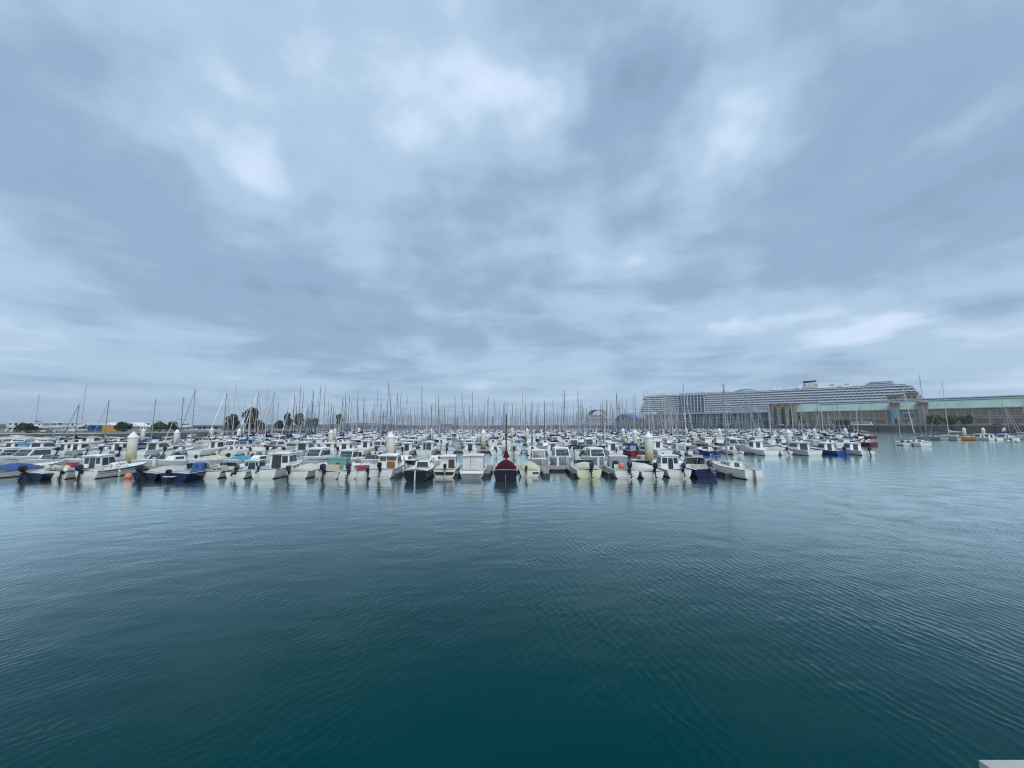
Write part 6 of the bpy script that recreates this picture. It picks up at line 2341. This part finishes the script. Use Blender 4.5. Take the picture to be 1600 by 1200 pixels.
for k, (px, top_, mc) in enumerate(((1547, 12.5, G), (1552, 11.5, G), (1579, 14.0, (0.5, 0.52, 0.53)), (1588, 12.0, G))):
    t = sailboat("sailboat", 8.5, 2.9, 0.9, 1.25, WHITE, WHITE, top_ - 1.5, SAILCOL[k], mc, 1)
    rboat(t, px, 139, 180, ["white sailboat behind the wheelhouse boat, left of a close pair of masts", "white sailboat right one of the close pair of masts, right-hand pontoon", "white sailboat with tall pale mast behind the rightmost pile", "white sailboat second from the photo's right edge"][k], "sailboat")

# inflatable
t = Thing("inflatable_boat")
tube = MB()
L_ = 5.2
pts = [(-0.85, 0, 0.38), (-0.9, 2.0, 0.38), (-0.85, 3.6, 0.42), (-0.45, 4.8, 0.55), (0, L_, 0.62), (0.45, 4.8, 0.55), (0.85, 3.6, 0.42), (0.9, 2.0, 0.38), (0.85, 0, 0.38)]
t.part("tube", tube.tube(pts, 0.27, 8), "gelcoat", (0.74, 0.74, 0.72), True)
t.part("floor", MB().box(-0.7, 0.7, 0.1, 4.0, 0.02, 0.25), "deck_gelcoat", GREYW)
console(t, 0, 1.9, 0.25, 0.35, 0.8)
seat(t, 0, 1.0, 0.25, 0.3)
outboard(t, 0, 0.6, k=0.95, color=BLACK)
rboat(t, 1580, 114, -62, "white inflatable boat afloat in front of the right-hand pontoon", "inflatable boat")

# ------------------------------------------------------------------ two boats under way in the fairway
t = sailboat("sailboat", 8.2, 2.8, 0.95, 1.3, WHITE, WHITE, 13.0, (0.30, 0.31, 0.33), (0.66, 0.66, 0.62), 0, True, (0.25, 0.26, 0.28), None, 1)
t.place((xat(1448, 91.0), 91.0, 0), R(-27))
t.root.rotation_euler = (0, R(-6.0), R(-27))
tag(t.root, "white sailboat with heeling pale mast under way in the fairway", "sailboat")
t = sailboat("sailboat", 6.2, 2.2, 0.75, 1.0, WHITE, WHITE, 8.2, None, (0.52, 0.52, 0.52), 0, True, None, None, 1)
SBX, SBY = xat(1418, 94.5), 94.5
t.place((SBX, SBY, 0), R(-27))
tag(t.root, "small white sailboat carrying two people left of the heeling one", "sailboat")

# two seated people in the small sailboat
m = Mat("sailor_clothes", (0.02, 0.022, 0.03), 0.85)
sp = m.n("ShaderNodeSeparateXYZ")
m.l(m.coord("Object"), sp.inputs[0])
m.base(m.ramp(m.math("MULTIPLY", sp.outputs["Z"], 1.0), [(0.0, (0.03, 0.035, 0.06)), (0.12, (0.02, 0.022, 0.03)), (0.685, (0.02, 0.022, 0.03)), (0.70, (0.40, 0.25, 0.18)), (1.0, (0.40, 0.25, 0.18))]))

M["sailor_clothes"] = m.m


def person(label, loc, rz):
    J = {"pelvis": (0, 0, 0.10), "belly": (0, 0.03, 0.32), "chest": (0, 0.05, 0.52), "neck": (0, 0.07, 0.66), "head": (0, 0.10, 0.80), "crown": (0, 0.09, 0.90),
         "ls": (-0.19, 0.05, 0.57), "le": (-0.27, 0.14, 0.32), "lw": (-0.16, 0.34, 0.22), "lh": (-0.12, 0.42, 0.22), "rs": (0.19, 0.05, 0.57), "re": (0.27, 0.14, 0.32), "rw": (0.16, 0.34, 0.22), "rh": (0.12, 0.42, 0.22),
         "lhip": (-0.10, 0.03, 0.08), "lk": (-0.13, 0.45, 0.10), "la": (-0.13, 0.47, -0.33), "lt": (-0.13, 0.62, -0.37), "rhip": (0.10, 0.03, 0.08), "rk": (0.13, 0.45, 0.10), "ra": (0.13, 0.47, -0.33), "rt": (0.13, 0.62, -0.37)}
    rad = {"pelvis": .15, "belly": .14, "chest": .17, "neck": .065, "head": .105, "crown": .08, "ls": .085, "le": .055, "lw": .042, "lh": .04, "rs": .085, "re": .055, "rw": .042, "rh": .04,
           "lhip": .10, "lk": .07, "la": .05, "lt": .04, "rhip": .10, "rk": .07, "ra": .05, "rt": .04}
    E_ = [("pelvis", "belly"), ("belly", "chest"), ("chest", "neck"), ("neck", "head"), ("head", "crown"), ("chest", "ls"), ("ls", "le"), ("le", "lw"), ("lw", "lh"), ("chest", "rs"), ("rs", "re"), ("re", "rw"), ("rw", "rh"),
          ("pelvis", "lhip"), ("lhip", "lk"), ("lk", "la"), ("la", "lt"), ("pelvis", "rhip"), ("rhip", "rk"), ("rk", "ra"), ("ra", "rt")]
    ks = list(J)
    me = bpy.data.meshes.new("person")
    me.from_pydata([J[k] for k in ks], [(ks.index(a), ks.index(b)) for a, b in E_], [])
    me.materials.append(M["sailor_clothes"])
    o = bpy.data.objects.new("person", me)
    col.objects.link(o)
    o.modifiers.new("skin", "SKIN")
    sv = me.skin_vertices[0].data
    for i, k in enumerate(ks):
        sv[i].radius = (rad[k], rad[k])
        sv[i].use_root = k == "pelvis"
    su = o.modifiers.new("sub", "SUBSURF")
    su.levels = su.render_levels = 1
    o.location = loc
    o.rotation_euler = (0, 0, rz)
    hair = MB().blob((0, 0.07, 0.88), (0.115, 0.125, 0.10), 9, 6)
    obj("hair", hair, "hair", o)
    tag(o, label, "person", "people in the small sailboat")


ang = R(-27)
for (lx, ly, lab) in ((-0.62, 1.5, "person in dark jacket seated in the small sailboat, the taller-looking one"), (0.62, 0.8, "person in dark jacket seated lower at the small sailboat's stern")):
    wx = SBX + lx * math.cos(ang) - ly * math.sin(ang)
    wy = SBY + lx * math.sin(ang) + ly * math.cos(ang)
    person(lab, (wx, wy, 0.78 if lx < 0 else 0.70), ang + (-PI / 2 if lx < 0 else PI / 2))

# ------------------------------------------------------------------ damp air
hz_ = MB().box(-3400, 3400, -75, 3400, -4.5, 78)
ho = obj("haze", hz_, ["haze"] if "haze" in M else [])
hm = bpy.data.materials.new("haze")
hm.use_nodes = True
hm.node_tree.nodes.clear()
pv = hm.node_tree.nodes.new("ShaderNodeVolumePrincipled")
pv.inputs["Color"].default_value = (0.86, 0.93, 1.0, 1)
pv.inputs["Density"].default_value = 0.00019
pv.inputs["Anisotropy"].default_value = 0.2
out = hm.node_tree.nodes.new("ShaderNodeOutputMaterial")
hm.node_tree.links.new(pv.outputs[0], out.inputs["Volume"])
ho.data.materials.append(hm)
ho["kind"] = "stuff"
ho["label"] = "thin damp haze over the harbour"
